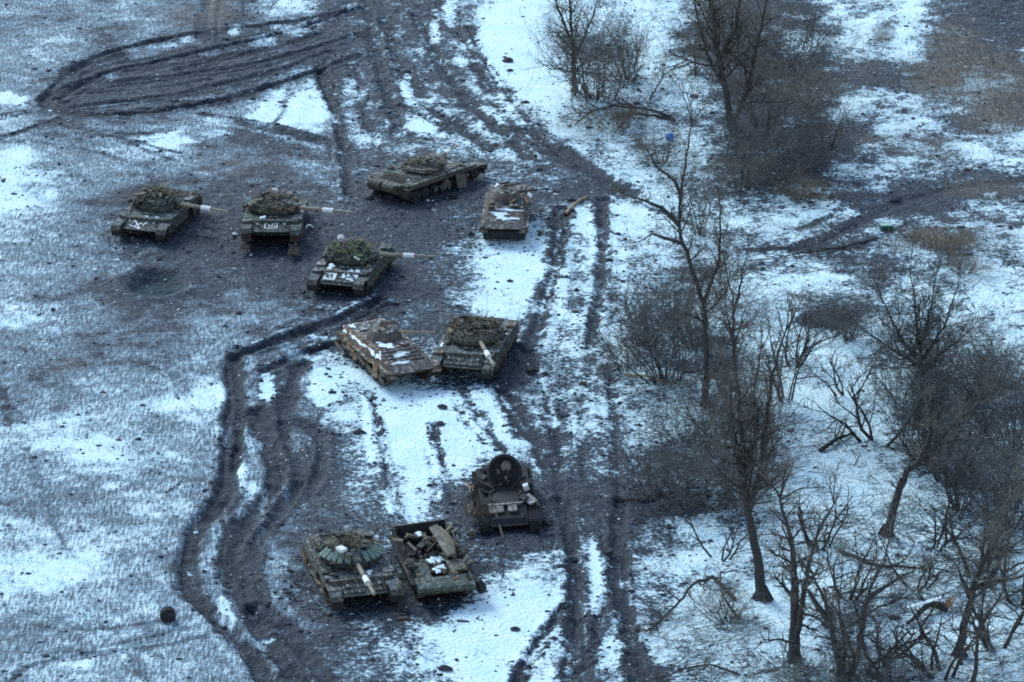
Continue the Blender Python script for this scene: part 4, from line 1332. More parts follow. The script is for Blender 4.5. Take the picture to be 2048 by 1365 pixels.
# light plates across the front, with a gap between
MB().box((0, 0, 0), (.50, .80, .07)).build('pale_front_plate', ASHEN, bt, loc=(1.95, -.62, 1.26), rot=(0, .22, .05))
MB().box((0, 0, 0), (.46, .50, .10)).build('pale_front_plate', ASHEN, bt, loc=(1.98, .28, 1.28), rot=(0, .2, -.05))
MB().box((0, 0, 0), (.16, 1.9, .08)).build('front_beam', ASHEN, bt, loc=(1.55, -.1, 1.34), rot=(0, 0, .03))
MB().box((0, 0, 0), (.9, .55, .10)).build('fender_plate', ASHEN, bt, loc=(1.15, 1.30, 1.30), rot=(.1, .05, .5))
MB().box((0, 0, 0), (.22, .30, .34)).build('pale_bracket', WHITE, bt, loc=(.0, 1.20, 1.45), rot=(.3, .2, .2))
MB().prism([(2.3, .5), (2.95, .75), (2.6, 1.05), (2.2, 1.1)], -.9, .9).build('nose_plate', BURNT, bt)
# turret lying on its back against the rear deck, underside towards the viewer
tt = MB().lathe([(.25, -.55), (.62, -.50), (.92, -.30), (1.0, -.05), (.93, .04), (.82, .05), (.79, -.06), (.73, -.26), (.15, -.30)], 28).build('turret', BURNT, bt, smooth=False, loc=(-.85, .08, 1.95), rot=(0, R(50), 0))
MB().lathe([(.24, 0), (.30, .04), (.28, .12), (.12, .15)], 16).build('basket_hub', ASHEN, tt, loc=(-.36, .12, -.24))
for k in range(16):
    a, r_ = rng.uniform(0, 6.28), rng.uniform(.1, .62)
    MB().box((0, 0, 0), (rng.uniform(.08, .35), rng.uniform(.06, .2), rng.uniform(.06, .2))).build('charred_fitting', rng.choice([BURNT, DARK, BURNT, ASHEN, TRACKM]), tt, loc=(r_ * math.cos(a) + .1, r_ * math.sin(a), -.25 + rng.uniform(0, .12)), rot=(rng.uniform(-.5, .5), rng.uniform(-.5, .5), rng.uniform(0, 3)))
for k in range(18):
    MB().box((0, 0, 0), (rng.uniform(.2, .8), rng.uniform(.1, .4), rng.uniform(.04, .15))).build('scrap_piece', rng.choice([BURNT, DARK, MUDSHADE, RUSTDARK, BURNT]), bt, loc=(rng.uniform(-2.6, 1.5), rng.choice([1, -1]) * rng.uniform(.8, 1.45), rng.uniform(1.22, 1.45)), rot=(rng.uniform(-.7, .7), rng.uniform(-.7, .7), rng.uniform(0, 3)))
gb = MB()
gb.tube((1.75, -.75, 1.32), (4.0, -.30, .22), .085, .065, 10)
gb.tube((3.8, -.34, .32), (4.05, -.29, .20), .085, .085, 10)
gb.build('gun_barrel', ASHEN, bt)
for k in range(22):
    MB().box((0, 0, 0), (rng.uniform(.3, 1.0), .05, rng.uniform(.08, .3))).build('torn_plate', rng.choice([BURNT, BURNT, RUSTY, ASHEN, KHAKI]), bt, loc=(rng.uniform(-1.5, 2.4), -1.4 - rng.uniform(0, .75), rng.uniform(.3, 1.4)), rot=(rng.uniform(-.9, .9), rng.uniform(-.9, .9), rng.uniform(-.5, .5)))
for k in range(6):
    MB().box((0, 0, 0), (rng.uniform(.3, .8), .05, rng.uniform(.1, .3))).build('torn_plate', rng.choice([BURNT, BURNT, ASHEN]), bt, loc=(rng.uniform(-1.5, 2.2), 1.5 + rng.uniform(0, .25), rng.uniform(.5, 1.2)), rot=(rng.uniform(-.9, .9), rng.uniform(-.9, .9), rng.uniform(-.5, .5)))
# ------------------------------------------------------------------ bare trees and bushes
BARK = surf('bark', (.075, .066, .060), (.030, .027, .028), .95, scale=9, bump=.5, spots=(.12, .11, .10), spot_amt=.15, spot_scale=6)
TWIG = surf('twig_bark', (.195, .172, .145), (.08, .074, .068), .95, scale=4)
TWIGD = surf('dark_twig_bark', (.160, .155, .145), (.062, .062, .064), .95, scale=4)
DRYT = surf('dry_stems', (.19, .145, .10), (.09, .07, .05), .95, scale=5)


class Segs:
    def __init__(self):
        self.a, self.b, self.r0, self.r1 = [], [], [], []

    def add(self, a, b, r0, r1):
        self.a.append((a[0], a[1], a[2]))
        self.b.append((b[0], b[1], b[2]))
        self.r0.append(r0)
        self.r1.append(r1)

    def mesh(self, name, mat, n):
        A, B = np.array(self.a), np.array(self.b)
        r0, r1 = np.array(self.r0), np.array(self.r1)
        D = B - A
        D /= np.linalg.norm(D, axis=1, keepdims=True) + 1e-9
        ref = np.where(np.abs(D[:, 2:3]) < .9, np.array([[0, 0, 1.0]]), np.array([[1.0, 0, 0]]))
        U = np.cross(D, ref)
        U /= np.linalg.norm(U, axis=1, keepdims=True) + 1e-9
        V = np.cross(D, U)
        k = len(A)
        verts = np.zeros((k, 2 * n, 3))
        for i in range(n):
            t = 2 * math.pi * i / n
            o = U * math.cos(t) + V * math.sin(t)
            verts[:, i] = A + o * r0[:, None]
            verts[:, n + i] = B + o * r1[:, None]
        base = (np.arange(k) * 2 * n)[:, None]
        faces = np.concatenate([np.stack([base[:, 0] + i, base[:, 0] + (i + 1) % n, base[:, 0] + n + (i + 1) % n, base[:, 0] + n + i], -1)[:, None] for i in range(n)], 1).reshape(-1, 4)
        me = bpy.data.meshes.new(name)
        me.vertices.add(k * 2 * n)
        me.vertices.foreach_set('co', verts.astype(np.float32).ravel())
        me.loops.add(faces.size)
        me.loops.foreach_set('vertex_index', faces.astype(np.int32).ravel())
        me.polygons.add(len(faces))
        me.polygons.foreach_set('loop_start', np.arange(len(faces), dtype=np.int32) * 4)
        me.polygons.foreach_set('use_smooth', np.ones(len(faces), dtype=bool))
        me.update(calc_edges=True)
        me.materials.append(mat)
        return me


def rvec(rng, s=1.0):
    return Vector((rng.gauss(0, s), rng.gauss(0, s), rng.gauss(0, s)))


def side_dir(rng, d, ang):
    q = rvec(rng)
    q = (q - d * q.dot(d))
    if q.length < 1e-4:
        q = d.orthogonal()
    q.normalize()
    return (d * math.cos(ang) + q * math.sin(ang)).normalized()


def branch(rng, thick, thin, p, d, L, r, lev, maxlev, up=.10, kids=(3, 6), wob=.16, tip=.008):
    """one wandering branch that sheds side branches; heavy wood and twigs are kept apart"""
    n = 4 if lev < maxlev else 3
    st = L / n
    q = p.copy()
    pts = [(q.copy(), d.copy())]
    for i in range(n):
        d = (d + rvec(rng, wob) + Vector((0, 0, up))).normalized()
        e = q + d * st
        ra, rb = r * (1 - i / n * .7), r * (1 - (i + 1) / n * .7)
        ra, rb = max(ra, tip), max(rb, tip * .8)
        (thick if ra > .028 else thin).add(q, e, ra, rb)
        q = e
        pts.append((q.copy(), d.copy()))
    if lev >= maxlev:
        return
    k = rng.randint(*kids)
    for i in range(k):
        f = .25 + .75 * (i + rng.random()) / k
        j = min(int(f * n), n - 1)
        u = f * n - j
        bp_ = pts[j][0].lerp(pts[j + 1][0], min(1, u))
        nd = side_dir(rng, pts[j + 1][1], R(rng.uniform(24, 72)))
        branch(rng, thick, thin, bp_, nd, L * rng.uniform(.40, .68) * (1.1 - f * .35), min(r * .52, r * (1 - .7 * f) * .85), lev + 1, maxlev, up, kids, wob, tip)


def px_frame(base):
    bx, by = G(*base)
    bz = ground_z(bx, by)
    depth = (by - CAM_Y) * CP + CAM_Z * SP
    s = FOCAL_PX / depth

    def loc(px, py):
        return Vector(((px - base[0]) / s, 0, -(py - base[1]) / (s * CP)))
    return (bx, by, bz), s, loc


def finish_tree(name, label, base3, thick, thin, mat=BARK, tmat=TWIG, cat='tree', group='bare trees along the lane', nt=6):
    t = empty(name, base3)
    tag(t, label, cat, group)
    for nm, sg, m_, n_ in (('trunk', thick, mat, nt), ('crown', thin, tmat, 3)):
        if sg.a:
            o = bpy.data.objects.new(nm, sg.mesh(nm, m_, n_))
            COL.objects.link(o)
            o.parent = t
    return t


def make_tree(label, limbs, seed, r=.2, kids=(4, 7), levels=2, density=1.0, length=.3, spread=.5, name='bare_tree', bare=.25, tmat=TWIG, up=.08, dens2=None):
    """limbs: image pixel polylines; the first point of the first limb is the foot of the trunk"""
    rng = random.Random(seed)
    base3, s, loc = px_frame(limbs[0][0])
    thick, thin = Segs(), Segs()
    wood = []
    for li, pts in enumerate(limbs):
        w = [loc(*p) for p in pts]
        # give the flat image polyline a random depth
        dy = rng.uniform(-spread, spread)
        near = None
        if li:      # a limb begins on the wood already grown
            near = min(wood, key=lambda v: (v.x - w[0].x) ** 2 + (v.z - w[0].z) ** 2)
        H_ = sum((b - a).length for a, b in zip(w[:-1], w[1:]))
        acc = 0
        P = []
        for i, q in enumerate(w):
            if i:
                acc += (w[i] - w[i - 1]).length
            P.append(q + Vector((0, dy * acc * .35 + (near.y if near else 0), 0)))
        if near:
            P[0] = near.copy()
        rr0 = r * (1 if li == 0 else rng.uniform(.5, .75))
        # refine with small wander
        Q = [P[0]]
        for a, b in zip(P[:-1], P[1:]):
            m_ = max(2, int((b - a).length / .45))
            for k in range(1, m_ + 1):
                q = a.lerp(b, k / m_)
                if k < m_:
                    q = q + rvec(rng, .035)
                Q.append(q)
        wood += Q
        N = len(Q) - 1
        for i in range(N):
            u0, u1 = i / N, (i + 1) / N
            thick.add(Q[i], Q[i + 1] + (Q[i + 1] - Q[i]) * .08, rr0 * (1 - u0 * .82) * (1.25 if li == 0 and i == 0 else 1), rr0 * (1 - u1 * .82))
        if li == 0:
            for k in range(5):
                a_ = rng.uniform(0, 6.28)
                thick.add(Vector((math.cos(a_) * r * 1.8, math.sin(a_) * r * 1.8, -.12)), Vector((math.cos(a_) * r * .3, math.sin(a_) * r * .3, r * 2.2)), r * .35, r * .45)
        cnt = int(H_ * 2.6 * density)
        for k in range(cnt):
            f = bare + (1 - bare) * (k + rng.random()) / cnt if li == 0 else .12 + .88 * (k + rng.random()) / cnt
            j = min(int(f * N), N - 1)
            d = (Q[j + 1] - Q[j]).normalized()
            nd = side_dir(rng, d, R(rng.uniform(30, 75)))
            L = H_ * length * rng.uniform(.5, 1.15) * (1.15 - .55 * f)
            branch(rng, thick, thin, Q[j], nd, max(.6, L), max(.022, rr0 * (1 - f * .8) * .48), 0, levels, up, kids)
        d = (Q[-1] - Q[-2]).normalized()
        for k in range(3):
            branch(rng, thick, thin, Q[-1], side_dir(rng, d, R(rng.uniform(5, 35))), max(.8, H_ * length * .9), max(.02, rr0 * .2), 0, levels, up, kids)
    return finish_tree(name, label, base3, thick, thin, tmat=tmat)


make_tree('tall twin stemmed tree at the back rising above dark scrub',
          [[(1462, 258), (1452, 190), (1432, 110), (1420, 20), (1408, -80), (1396, -170)], [(1466, 252), (1492, 180), (1510, 90), (1528, 0), (1545, -80)],
           [(1452, 190), (1410, 110), (1388, 30), (1372, -50)], [(1436, 130), (1468, 60), (1475, -40)]], 101, r=.26, density=.9, length=.26)
make_tree('dark trunked tree at the top edge in front of snowy gap',
          [[(1150, 180), (1146, 100), (1140, 20), (1134, -70)], [(1146, 90), (1115, 20), (1100, -50)], [(1146, 110), (1185, 30), (1205, -40)]], 102, r=.18, density=1.0, length=.34, bare=.15)
make_tree('tall crooked tree beside the lane with long limb reaching over snow',
          [[(1412, 812), (1412, 720), (1405, 620), (1382, 560), (1357, 490), (1355, 440), (1362, 385), (1372, 330), (1378, 285)],
           [(1351, 467), (1320, 440), (1285, 425), (1246, 413)], [(1353, 507), (1320, 494), (1301, 487), (1279, 499)], [(1358, 413), (1345, 391), (1308, 362), (1290, 330)],
           [(1406, 622), (1416, 585), (1424, 560), (1434, 520), (1433, 446), (1429, 373)]], 103, r=.20, density=.62, length=.17, bare=.3)
make_tree('slim straight tree just right of the crooked lane tree',
          [[(1475, 800), (1466, 700), (1464, 604), (1450, 560), (1437, 520)], [(1464, 640), (1480, 570), (1490, 510)], [(1466, 690), (1452, 640), (1445, 600)]], 104, r=.13, density=.9, length=.26, bare=.3)
make_tree('thick dark tree leaning left with many upright stems above',
          [[(1525, 1196), (1513, 1110), (1493, 1030), (1483, 960), (1478, 880), (1472, 800), (1463, 720)], [(1484, 965), (1460, 880), (1454, 790)], [(1494, 1030), (1522, 930), (1528, 850), (1536, 770), (1562, 690)],
           [(1486, 985), (1504, 900), (1500, 800), (1512, 710)]], 105, r=.28, density=.85, length=.24, bare=.35)
make_tree('stout forked tree standing near the lower edge on clean snow',
          [[(1588, 1322), (1588, 1230), (1583, 1130), (1570, 1060), (1553, 1000)], [(1602, 1315), (1599, 1200), (1606, 1120), (1626, 1040), (1652, 980)]], 106, r=.30, density=.9, length=.24, bare=.4)
make_tree('many stemmed tree spreading from the bottom edge',
          [[(1690, 1392), (1665, 1280), (1643, 1190), (1615, 1130)], [(1688, 1390), (1683, 1270), (1668, 1190), (1672, 1120)], [(1700, 1390), (1722, 1260), (1735, 1180), (1762, 1130), (1772, 1080)], [(1730, 1200), (1775, 1165), (1822, 1135)],
           [(1655, 1240), (1620, 1190), (1590, 1150)]], 107, r=.23, density=.7, length=.22, bare=.3)
make_tree('thick leaning trunk bent over towards the thicket',
          [[(1772, 1068), (1789, 990), (1806, 930), (1832, 905), (1872, 858), (1925, 800)], [(1790, 992), (1794, 950), (1812, 908)], [(1835, 903), (1850, 860), (1848, 800)]], 108, r=.24, density=.7, length=.25, bare=.55)
make_tree('branching tree near the corner with limbs thrown out to the side',
          [[(1918, 1312), (1928, 1230), (1937, 1170), (1956, 1110), (1986, 1040), (2002, 985)], [(1934, 1185), (1914, 1150), (1908, 1130)], [(1944, 1162), (1990, 1152), (2042, 1138)], [(1955, 1112), (1990, 1100), (2035, 1060)]], 109, r=.22, density=.9, length=.27, bare=.4)
make_tree('slender tree leaving the frame at the lower corner',
          [[(1946, 1385), (1952, 1285), (1962, 1200), (1978, 1130)], [(1955, 1260), (1990, 1200), (2005, 1140)]], 110, r=.12, density=.9, length=.26, bare=.3)
make_tree('round crowned tree with dense dark twigs in the right hand snow',
          [[(1832, 855), (1838, 790), (1842, 740), (1838, 690)], [(1842, 745), (1790, 670), (1752, 595), (1735, 555)], [(1841, 730), (1880, 655), (1902, 565)], [(1839, 705), (1822, 620), (1812, 545)],
           [(1841, 745), (1765, 690), (1695, 640)], [(1842, 745), (1900, 690), (1935, 655)], [(1840, 710), (1855, 610), (1860, 550)]], 111, r=.15, density=1.7, length=.36, bare=.5, kids=(5, 8), tmat=TWIGD)


# ------------------------------------------------------------------ bushes: six grown shapes, copied, turned and scaled
def grow_bush(seed, stems, h, spread, kids, levels, mat, rad=(.020, .036), tip=.0065):
    rng = random.Random(seed)
    thick, thin = Segs(), Segs()
    for k in range(stems):
        a = rng.uniform(0, 6.28)
        r_ = rng.uniform(0, .55) * spread
        p = Vector((r_ * math.cos(a), r_ * math.sin(a), -.05))
        d = Vector((math.cos(a) * spread * rng.uniform(.15, .8), math.sin(a) * spread * rng.uniform(.15, .8), 1.0)).normalized()
        branch(rng, thick, thin, p, d, h * rng.uniform(.55, 1.0), rng.uniform(*rad), 0, levels, .08, kids, .19, tip)
    o1 = thick.mesh('stems', BARK, 4) if thick.a else None
    return o1, thin.mesh('twigs', mat, 3)


SHAPES = [grow_bush(201, 26, 3.6, .9, (4, 7), 2, TWIGD), grow_bush(202, 18, 3.6, 1.1, (4, 7), 2, TWIG), grow_bush(203, 24, 3.6, .8, (4, 7), 2, TWIGD),
          grow_bush(204, 12, 3.6, .45, (4, 6), 2, TWIG), grow_bush(205, 28, 3.6, 1.6, (5, 7), 2, TWIGD), grow_bush(206, 22, 3.6, 1.2, (4, 7), 2, DRYT),
          grow_bush(207, 6, 3.6, .7, (3, 6), 2, BARK, (.05, .085), .011), grow_bush(208, 4, 3.6, 1.1, (4, 6), 2, BARK, (.05, .075), .010)]
shape_w, shape_h = [], []
for _, me in SHAPES:
    co = np.zeros(len(me.vertices) * 3, np.float32)
    me.vertices.foreach_get('co', co)
    co = co.reshape(-1, 3)
    shape_w.append(float(np.percentile(co[:, 0], 96) - np.percentile(co[:, 0], 4)))
    shape_h.append(float(np.percentile(co[:, 2], 98)))


def bush(kind, base, wpx, hpx, label, seed, name='bare_bush'):
    rng = random.Random(seed)
    (bx, by, bz), s, _ = px_frame(base)
    t = empty(name, (bx, by, bz - .03), rng.uniform(0, 6.28))
    sx = 1.12 * wpx / s / shape_w[kind]
    sz = hpx / (s * CP) / shape_h[kind]
    t.scale = (sx, sx, sz)
    tag(t, label, 'bush' if name != 'sapling' else 'sapling', 'bare bushes and saplings in the scrub')
    for me in SHAPES[kind]:
        if me:
            o = bpy.data.objects.new(me.name.split('.')[0], me)
            COL.objects.link(o)
            o.parent = t
            o['kind'] = 'stuff'
    return t


BUSHES = [
    (0, (1330, 765), 190, 190, 'dense dark bush at the foot of the crooked lane tree'),
    (2, (1290, 690), 130, 130, 'dark bush nearest the lane, beside the wheel ruts'),
    (1, (1250, 740), 110, 90, 'low bush spilling onto the lane edge opposite the ragged tank'),
    (0, (1390, 700), 120, 130, 'bush tucked behind the crooked lane tree'),
    (4, (1400, 1010), 230, 160, 'wide dark thicket left of the thick leaning tree'),
    (4, (1310, 985), 190, 110, 'flat spreading bush by the burnt ground and lying log'),
    (1, (1440, 900), 170, 150, 'grey bush behind the thick leaning tree'),
    (4, (1370, 880), 150, 90, 'low wide scrub patch above the lying log'),
    (4, (1570, 345), 210, 110, 'broad dark scrub right of the twin stemmed tree'),
    (1, (1530, 250), 180, 140, 'dense scrub clump just behind the twin stemmed tree'),
    (3, (1615, 215), 170, 120, 'dark scrub fading into the brown meadow at the back'),
    (1, (1480, 375), 130, 100, 'low bush in front of the twin stemmed tree'),
    (4, (1590, 130), 190, 110, 'wide bush near the top edge beside snow patches'),
    (1, (1470, 100), 160, 140, 'twiggy bush crossing the twin stems at the top edge'),
    (3, (1390, 150), 100, 130, 'upright thin bush beside the snowy gap at the back'),
    (1, (1195, 195), 190, 170, 'round grey bush holding white rag, upper middle'),
    (0, (1255, 160), 110, 130, 'smaller bush right beside the grey rag bush'),
    (3, (1150, 190), 110, 130, 'loose stems at the base of the top edge tree'),
    (5, (1225, 262), 130, 60, 'brown dry bush under the fallen trunk'),
    (5, (1325, 330), 110, 70, 'brown thin bush below the blue bag'),
    (5, (1608, 398), 110, 46, 'low brown tuft on snow below dark scrub'),
    (3, (1400, 470), 110, 150, 'thin upright stems behind the crooked lane tree'),
    (1, (1440, 600), 130, 140, 'tangle of twigs between the lane tree and slim tree'),
    (2, (1450, 790), 110, 150, 'brush packed round the foot of the slim tree'),
    (3, (1545, 930), 90, 260, 'tall pale sapling clump right of the leaning tree stems'),
    (3, (1500, 880), 90, 230, 'sapling clump rising between the leaning tree stems'),
    (6, (1570, 800), 80, 160, 'thin saplings at the edge of open snow'),
    (4, (1660, 655), 130, 60, 'low dark bush at the left foot of the round tree'),
    (2, (1700, 680), 110, 90, 'dark bush under the left side of the round tree'),
    (0, (1860, 740), 150, 110, 'shadowy bush under the round crowned tree'),
    (7, (1750, 880), 150, 170, 'open bush on snow below the round tree'),
    (0, (1850, 920), 190, 200, 'thick grey bush in the middle of the right thicket'),
    (4, (1940, 890), 210, 170, 'wide grey bush at the back of the right thicket'),
    (0, (2030, 910), 150, 200, 'grey bush cut by the right edge, upper thicket'),
    (2, (1920, 1020), 170, 180, 'dark bush behind the leaning trunk'),
    (0, (2010, 1060), 170, 190, 'dense bush at the right edge beside the leaning trunk'),
    (6, (2040, 1200), 150, 190, 'bush at the right edge beside the side limbs'),
    (7, (1870, 1090), 120, 130, 'small bush on snow right of the leaning trunk'),
    (6, (1990, 1290), 150, 150, 'twiggy bush behind the corner trees'),
    (4, (1780, 1372), 220, 110, 'spreading brush along the bottom edge, middle right'),
    (6, (1880, 1350), 160, 150, 'loose bush left of the corner trees'),
    (4, (1630, 1385), 200, 90, 'low brush at the bottom edge under the forked tree'),
    (6, (1700, 1190), 130, 120, 'sparse bush among fallen limbs on snow'),
    (7, (1830, 1180), 110, 110, 'sparse bush in front of broken log'),
    (6, (1640, 1090), 120, 110, 'thin bush behind the forked tree'),
    (1, (1455, 1245), 130, 90, 'small bush beside the curved fallen branch'),
    (7, (1440, 1120), 100, 120, 'few thin stems left of the leaning tree foot'),
    (6, (1590, 730), 90, 120, 'scattered thin stems on snow left of the round tree'),
    (7, (1690, 790), 90, 120, 'thin stems on bright snow below the dark low bush'),
    (5, (1870, 500), 130, 40, 'rusty brown grass tuft above the round tree'),
    (5, (1930, 545), 110, 40, 'brown tuft on snow right of the round tree top'),
    (1, (1990, 780), 150, 130, 'pale bush on snow at the right edge'),
    (0, (1960, 800), 170, 130, 'dark bush right below the round crowned tree'),
    (4, (1800, 800), 170, 100, 'low dark brush between round tree trunk and open bush'),
    (6, (1900, 960), 150, 150, 'dark stems crowding behind the bent trunk'),
    (4, (2000, 980), 180, 130, 'wide bush filling the right edge below the thicket'),
    (6, (1960, 1150), 150, 150, 'bush behind the branching corner tree'),
    (4, (1480, 1010), 130, 100, 'brush wrapped round the leaning tree trunk'),
    (1, (1430, 830), 160, 100, 'scrub under the slim straight tree'),
    (2, (1350, 650), 110, 120, 'dark twigs at the left of the crooked tree trunk'),
    (1, (1650, 300), 130, 110, 'scrub at the right end of the dark mass by the meadow'),
    (4, (1500, 300), 150, 90, 'low dark scrub over the twin stem roots'),
    (6, (1740, 1330), 190, 110, 'brush between the many stemmed tree and loose bush'),
    (5, (952, 1052), 60, 56, 'straw coloured dead bush at the side of charred tank'),
]
for i, (k, b, w, h_, lab) in enumerate(BUSHES):
    bush(k, b, w, h_, lab, 400 + i, 'sapling' if 'sapling' in lab else 'bare_bush')
# ------------------------------------------------------------------ fallen wood and loose things
def fallen(name, label, pts, r, seed, lift=.12, mat=BARK, twigs=6, cat='fallen branch', group='fallen wood on the snow', tl=.5):
    rng = random.Random(seed)
    bx, by = G(*pts[0])
    bz = ground_z(bx, by)
    W = []
    for i, p in enumerate(pts):
        x, y = G(*p)
        W.append(Vector((x - bx, y - by, ground_z(x, y) - bz + r * .7 + (lift * math.sin(math.pi * i / max(1, len(pts) - 1))))))
    thick, thin = Segs(), Segs()
    Q = [W[0]]
    for a, b in zip(W[:-1], W[1:]):
        n_ = max(2, int((b - a).length / .5))
        for k in range(1, n_ + 1):
            Q.append(a.lerp(b, k / n_) + (rvec(rng, .03) if k < n_ else Vector((0, 0, 0))))
    N = len(Q) - 1
    for i in range(N):
        thick.add(Q[i], Q[i + 1] + (Q[i + 1] - Q[i]) * .06, r * (1 - .6 * i / N), r * (1 - .6 * (i + 1) / N))
    for k in range(twigs):
        j = rng.randint(N // 3, N - 1)
        d = (Q[j + 1] - Q[j]).normalized()
        nd = side_dir(rng, d, R(rng.uniform(25, 60)))
        nd.z = abs(nd.z) * .4
        branch(rng, thick, thin, Q[j], nd, tl * rng.uniform(.7, 2.2), r * .4, 0, 2, 0.02, (3, 5))
    t = empty(name, (bx, by, bz))
    tag(t, label, cat, group)
    for nm, sg, m_, n_ in (('trunk', thick, mat, 7), ('twigs', thin, TWIG, 3)):
        if sg.a:
            o = bpy.data.objects.new(nm, sg.mesh(nm, m_, n_))
            COL.objects.link(o)
            o.parent = t
            if nm == 'twigs':
                o['kind'] = 'stuff'
    return t


fallen('fallen_branch', 'long fallen trunk arched over snow above the brown bush', [(1345, 236), (1290, 226), (1230, 222), (1185, 230), (1150, 250)], .11, 501, .3, twigs=16, tl=1.0)
fallen('fallen_branch', 'second thinner fallen trunk lying under the arched one', [(1350, 240), (1310, 236), (1260, 234), (1220, 240)], .11, 502, .1, twigs=6, tl=.8)
fallen('fallen_branch', 'forked curved branch lying on open snow near the bottom', [(1470, 1200), (1425, 1168), (1385, 1190), (1350, 1230), (1298, 1262)], .10, 503, .5, twigs=12, tl=1.0)
fallen('fallen_branch', 'small dark branch curling beside the forked fallen branch', [(1478, 1238), (1445, 1205), (1440, 1160), (1475, 1140)], .07, 504, .4, twigs=6, tl=.7)
fallen('fallen_log', 'dark charred log on the burnt ground right of the lane', [(1243, 1001), (1290, 998), (1325, 990)], .14, 505, .0, BARK, 0, 'log')
fallen('fallen_log', 'pale stripped log lying right of the gutted grey carrier', [(1130, 428), (1150, 412), (1174, 398)], .14, 506, .0, WOODM, 0, 'log')
fallen('fallen_log', 'snow topped log with splintered orange end in the lower right', [(1895, 1222), (1860, 1222), (1815, 1252)], .20, 507, .25, BARK, 3, 'log')
fallen('fallen_branch', 'leafless limb lying along snow below the leaning trunk', [(1680, 1100), (1740, 1140), (1790, 1150), (1840, 1150), (1875, 1160)], .11, 508, .4, twigs=9, tl=1.1)
fallen('fallen_branch', 'brown dead wood heap at the foot of the dark lane bush', [(1250, 750), (1290, 758), (1335, 770)], .09, 509, .1, WOODM, 5)
fallen('fallen_branch', 'dark branch lying left of the thick grey bush', [(1640, 905), (1670, 890), (1705, 868)], .13, 510, .2, twigs=6, tl=.8)
fallen('fallen_branch', 'thin branch on the snow at the bottom edge of the lane', [(1480, 1350), (1420, 1338), (1370, 1345), (1290, 1362)], .06, 511, .2, twigs=6, tl=.6)
fallen('fallen_branch', 'dark limb lying on snow left of the round tree', [(1750, 480), (1680, 498), (1610, 510), (1560, 515)], .09, 512, .15, twigs=7, tl=.7)
fallen('fallen_branch', 'broken limb on bright snow below the dark low bush', [(1610, 700), (1640, 690), (1680, 668)], .06, 513, .2, twigs=5, tl=.6)
fallen('fallen_branch', 'tangled branch between fallen trunk and twin stemmed tree', [(1300, 200), (1325, 170), (1345, 140)], .06, 514, .5, twigs=6, tl=.7)
fallen('fallen_branch', 'grey limb lying under the leaning trunk on the snow', [(1560, 1000), (1600, 985), (1650, 975)], .05, 515, .2, twigs=5, tl=.6)
fallen('fallen_branch', 'snowy limb in front of the broken log', [(1700, 1250), (1760, 1225), (1815, 1195)], .07, 516, .3, twigs=6, tl=.7)
fallen('loose_stick', 'lone thin stick lying in the left field', [(338, 982), (358, 966), (376, 952)], .035, 517, .0, BARK, 0, 'stick')
for o in [q for q in bpy.data.objects if q.get('label', '').startswith('snow topped log')]:
    sp_ = MB()
    rng = random.Random(3)
    for k in range(7):
        a = Vector((rng.uniform(-.1, .1), rng.uniform(-.1, .1), .25))
        sp_.tube(a, a + Vector((rng.uniform(.1, .3), rng.uniform(-.2, .2), rng.uniform(.2, .55))), .06, .01, 5)
    sp_.build('splintered_end', surf('fresh_wood', (.45, .24, .12), (.28, .14, .08), .9, scale=9), o)
    MB().box((-1.1, -.4, .62), (1.9, .18, .05), (0, -.02, .55)).build('snow_cap', SNOWM, o)

# --- loose road wheel standing in the field
x, y = G(336, 1240)
wh = empty('loose_road_wheel', (x, y, ground_z(x, y) + .28), R(8))
tag(wh, 'loose black road wheel standing on edge in the left field', 'wheel')
wb = MB()
wb.lathe([(.20, -.2), (.33, -.2), (.36, -.17), (.36, -.03), (.30, -.02), (.30, .02), (.36, .03), (.36, .17), (.33, .2), (.20, .2)], 26, axis='y')
wb.build('tyre', RUBBER, wh)
MB().lathe([(.19, -.19), (.17, -.1), (.08, -.14), (.07, -.24)], 16, axis='y').build('hub', DARK, wh)

# --- blue bag, green crate, rags and lumps
rng = random.Random(91)
BLUE = surf('blue_plastic', (.03, .26, .72), (.02, .15, .5), .45, scale=5)
x, y = G(1340, 281)
tag(MB().lump((0, 0, .2), (.52, .45, .55), rng, 10, .3).build('plastic_bag', BLUE, loc=(x, y, ground_z(x, y))), 'bright blue plastic bag lying on the snow', 'bag')
GRN = surf('green_plastic', (.025, .12, .09), (.012, .06, .05), .5, scale=5)
x, y = G(1772, 458)
gc = empty('green_crate', (x, y, ground_z(x, y)), .2)
tag(gc, 'green crate with pale lid on the dark path', 'crate')
MB().box((0, 0, .12), (.7, .45, .24)).build('crate_body', GRN, gc)
MB().box((0, 0, .27), (.72, .3, .04), (.15, .05, 0)).build('lid', surf('pale_green', (.45, .62, .52), (.3, .45, .38), .6, scale=6), gc)
rag = MB()
for k in range(6):
    rag.box((rng.uniform(-.08, .08), rng.uniform(-.08, .08), -.12 * k), (.22 - .02 * k, .02, .15), (0, rng.uniform(-.3, .3), rng.uniform(0, 3)))
x, y = G(1213, 190)
tag(rag.build('hanging_rag', WHITE, loc=(x, y, ground_z(x, y) + 1.75)), 'white rag caught in the round grey bush', 'rag')
CLODM = surf('mud_clod', (.075, .068, .078), (.028, .028, .036), .95, scale=8, bump=.5)
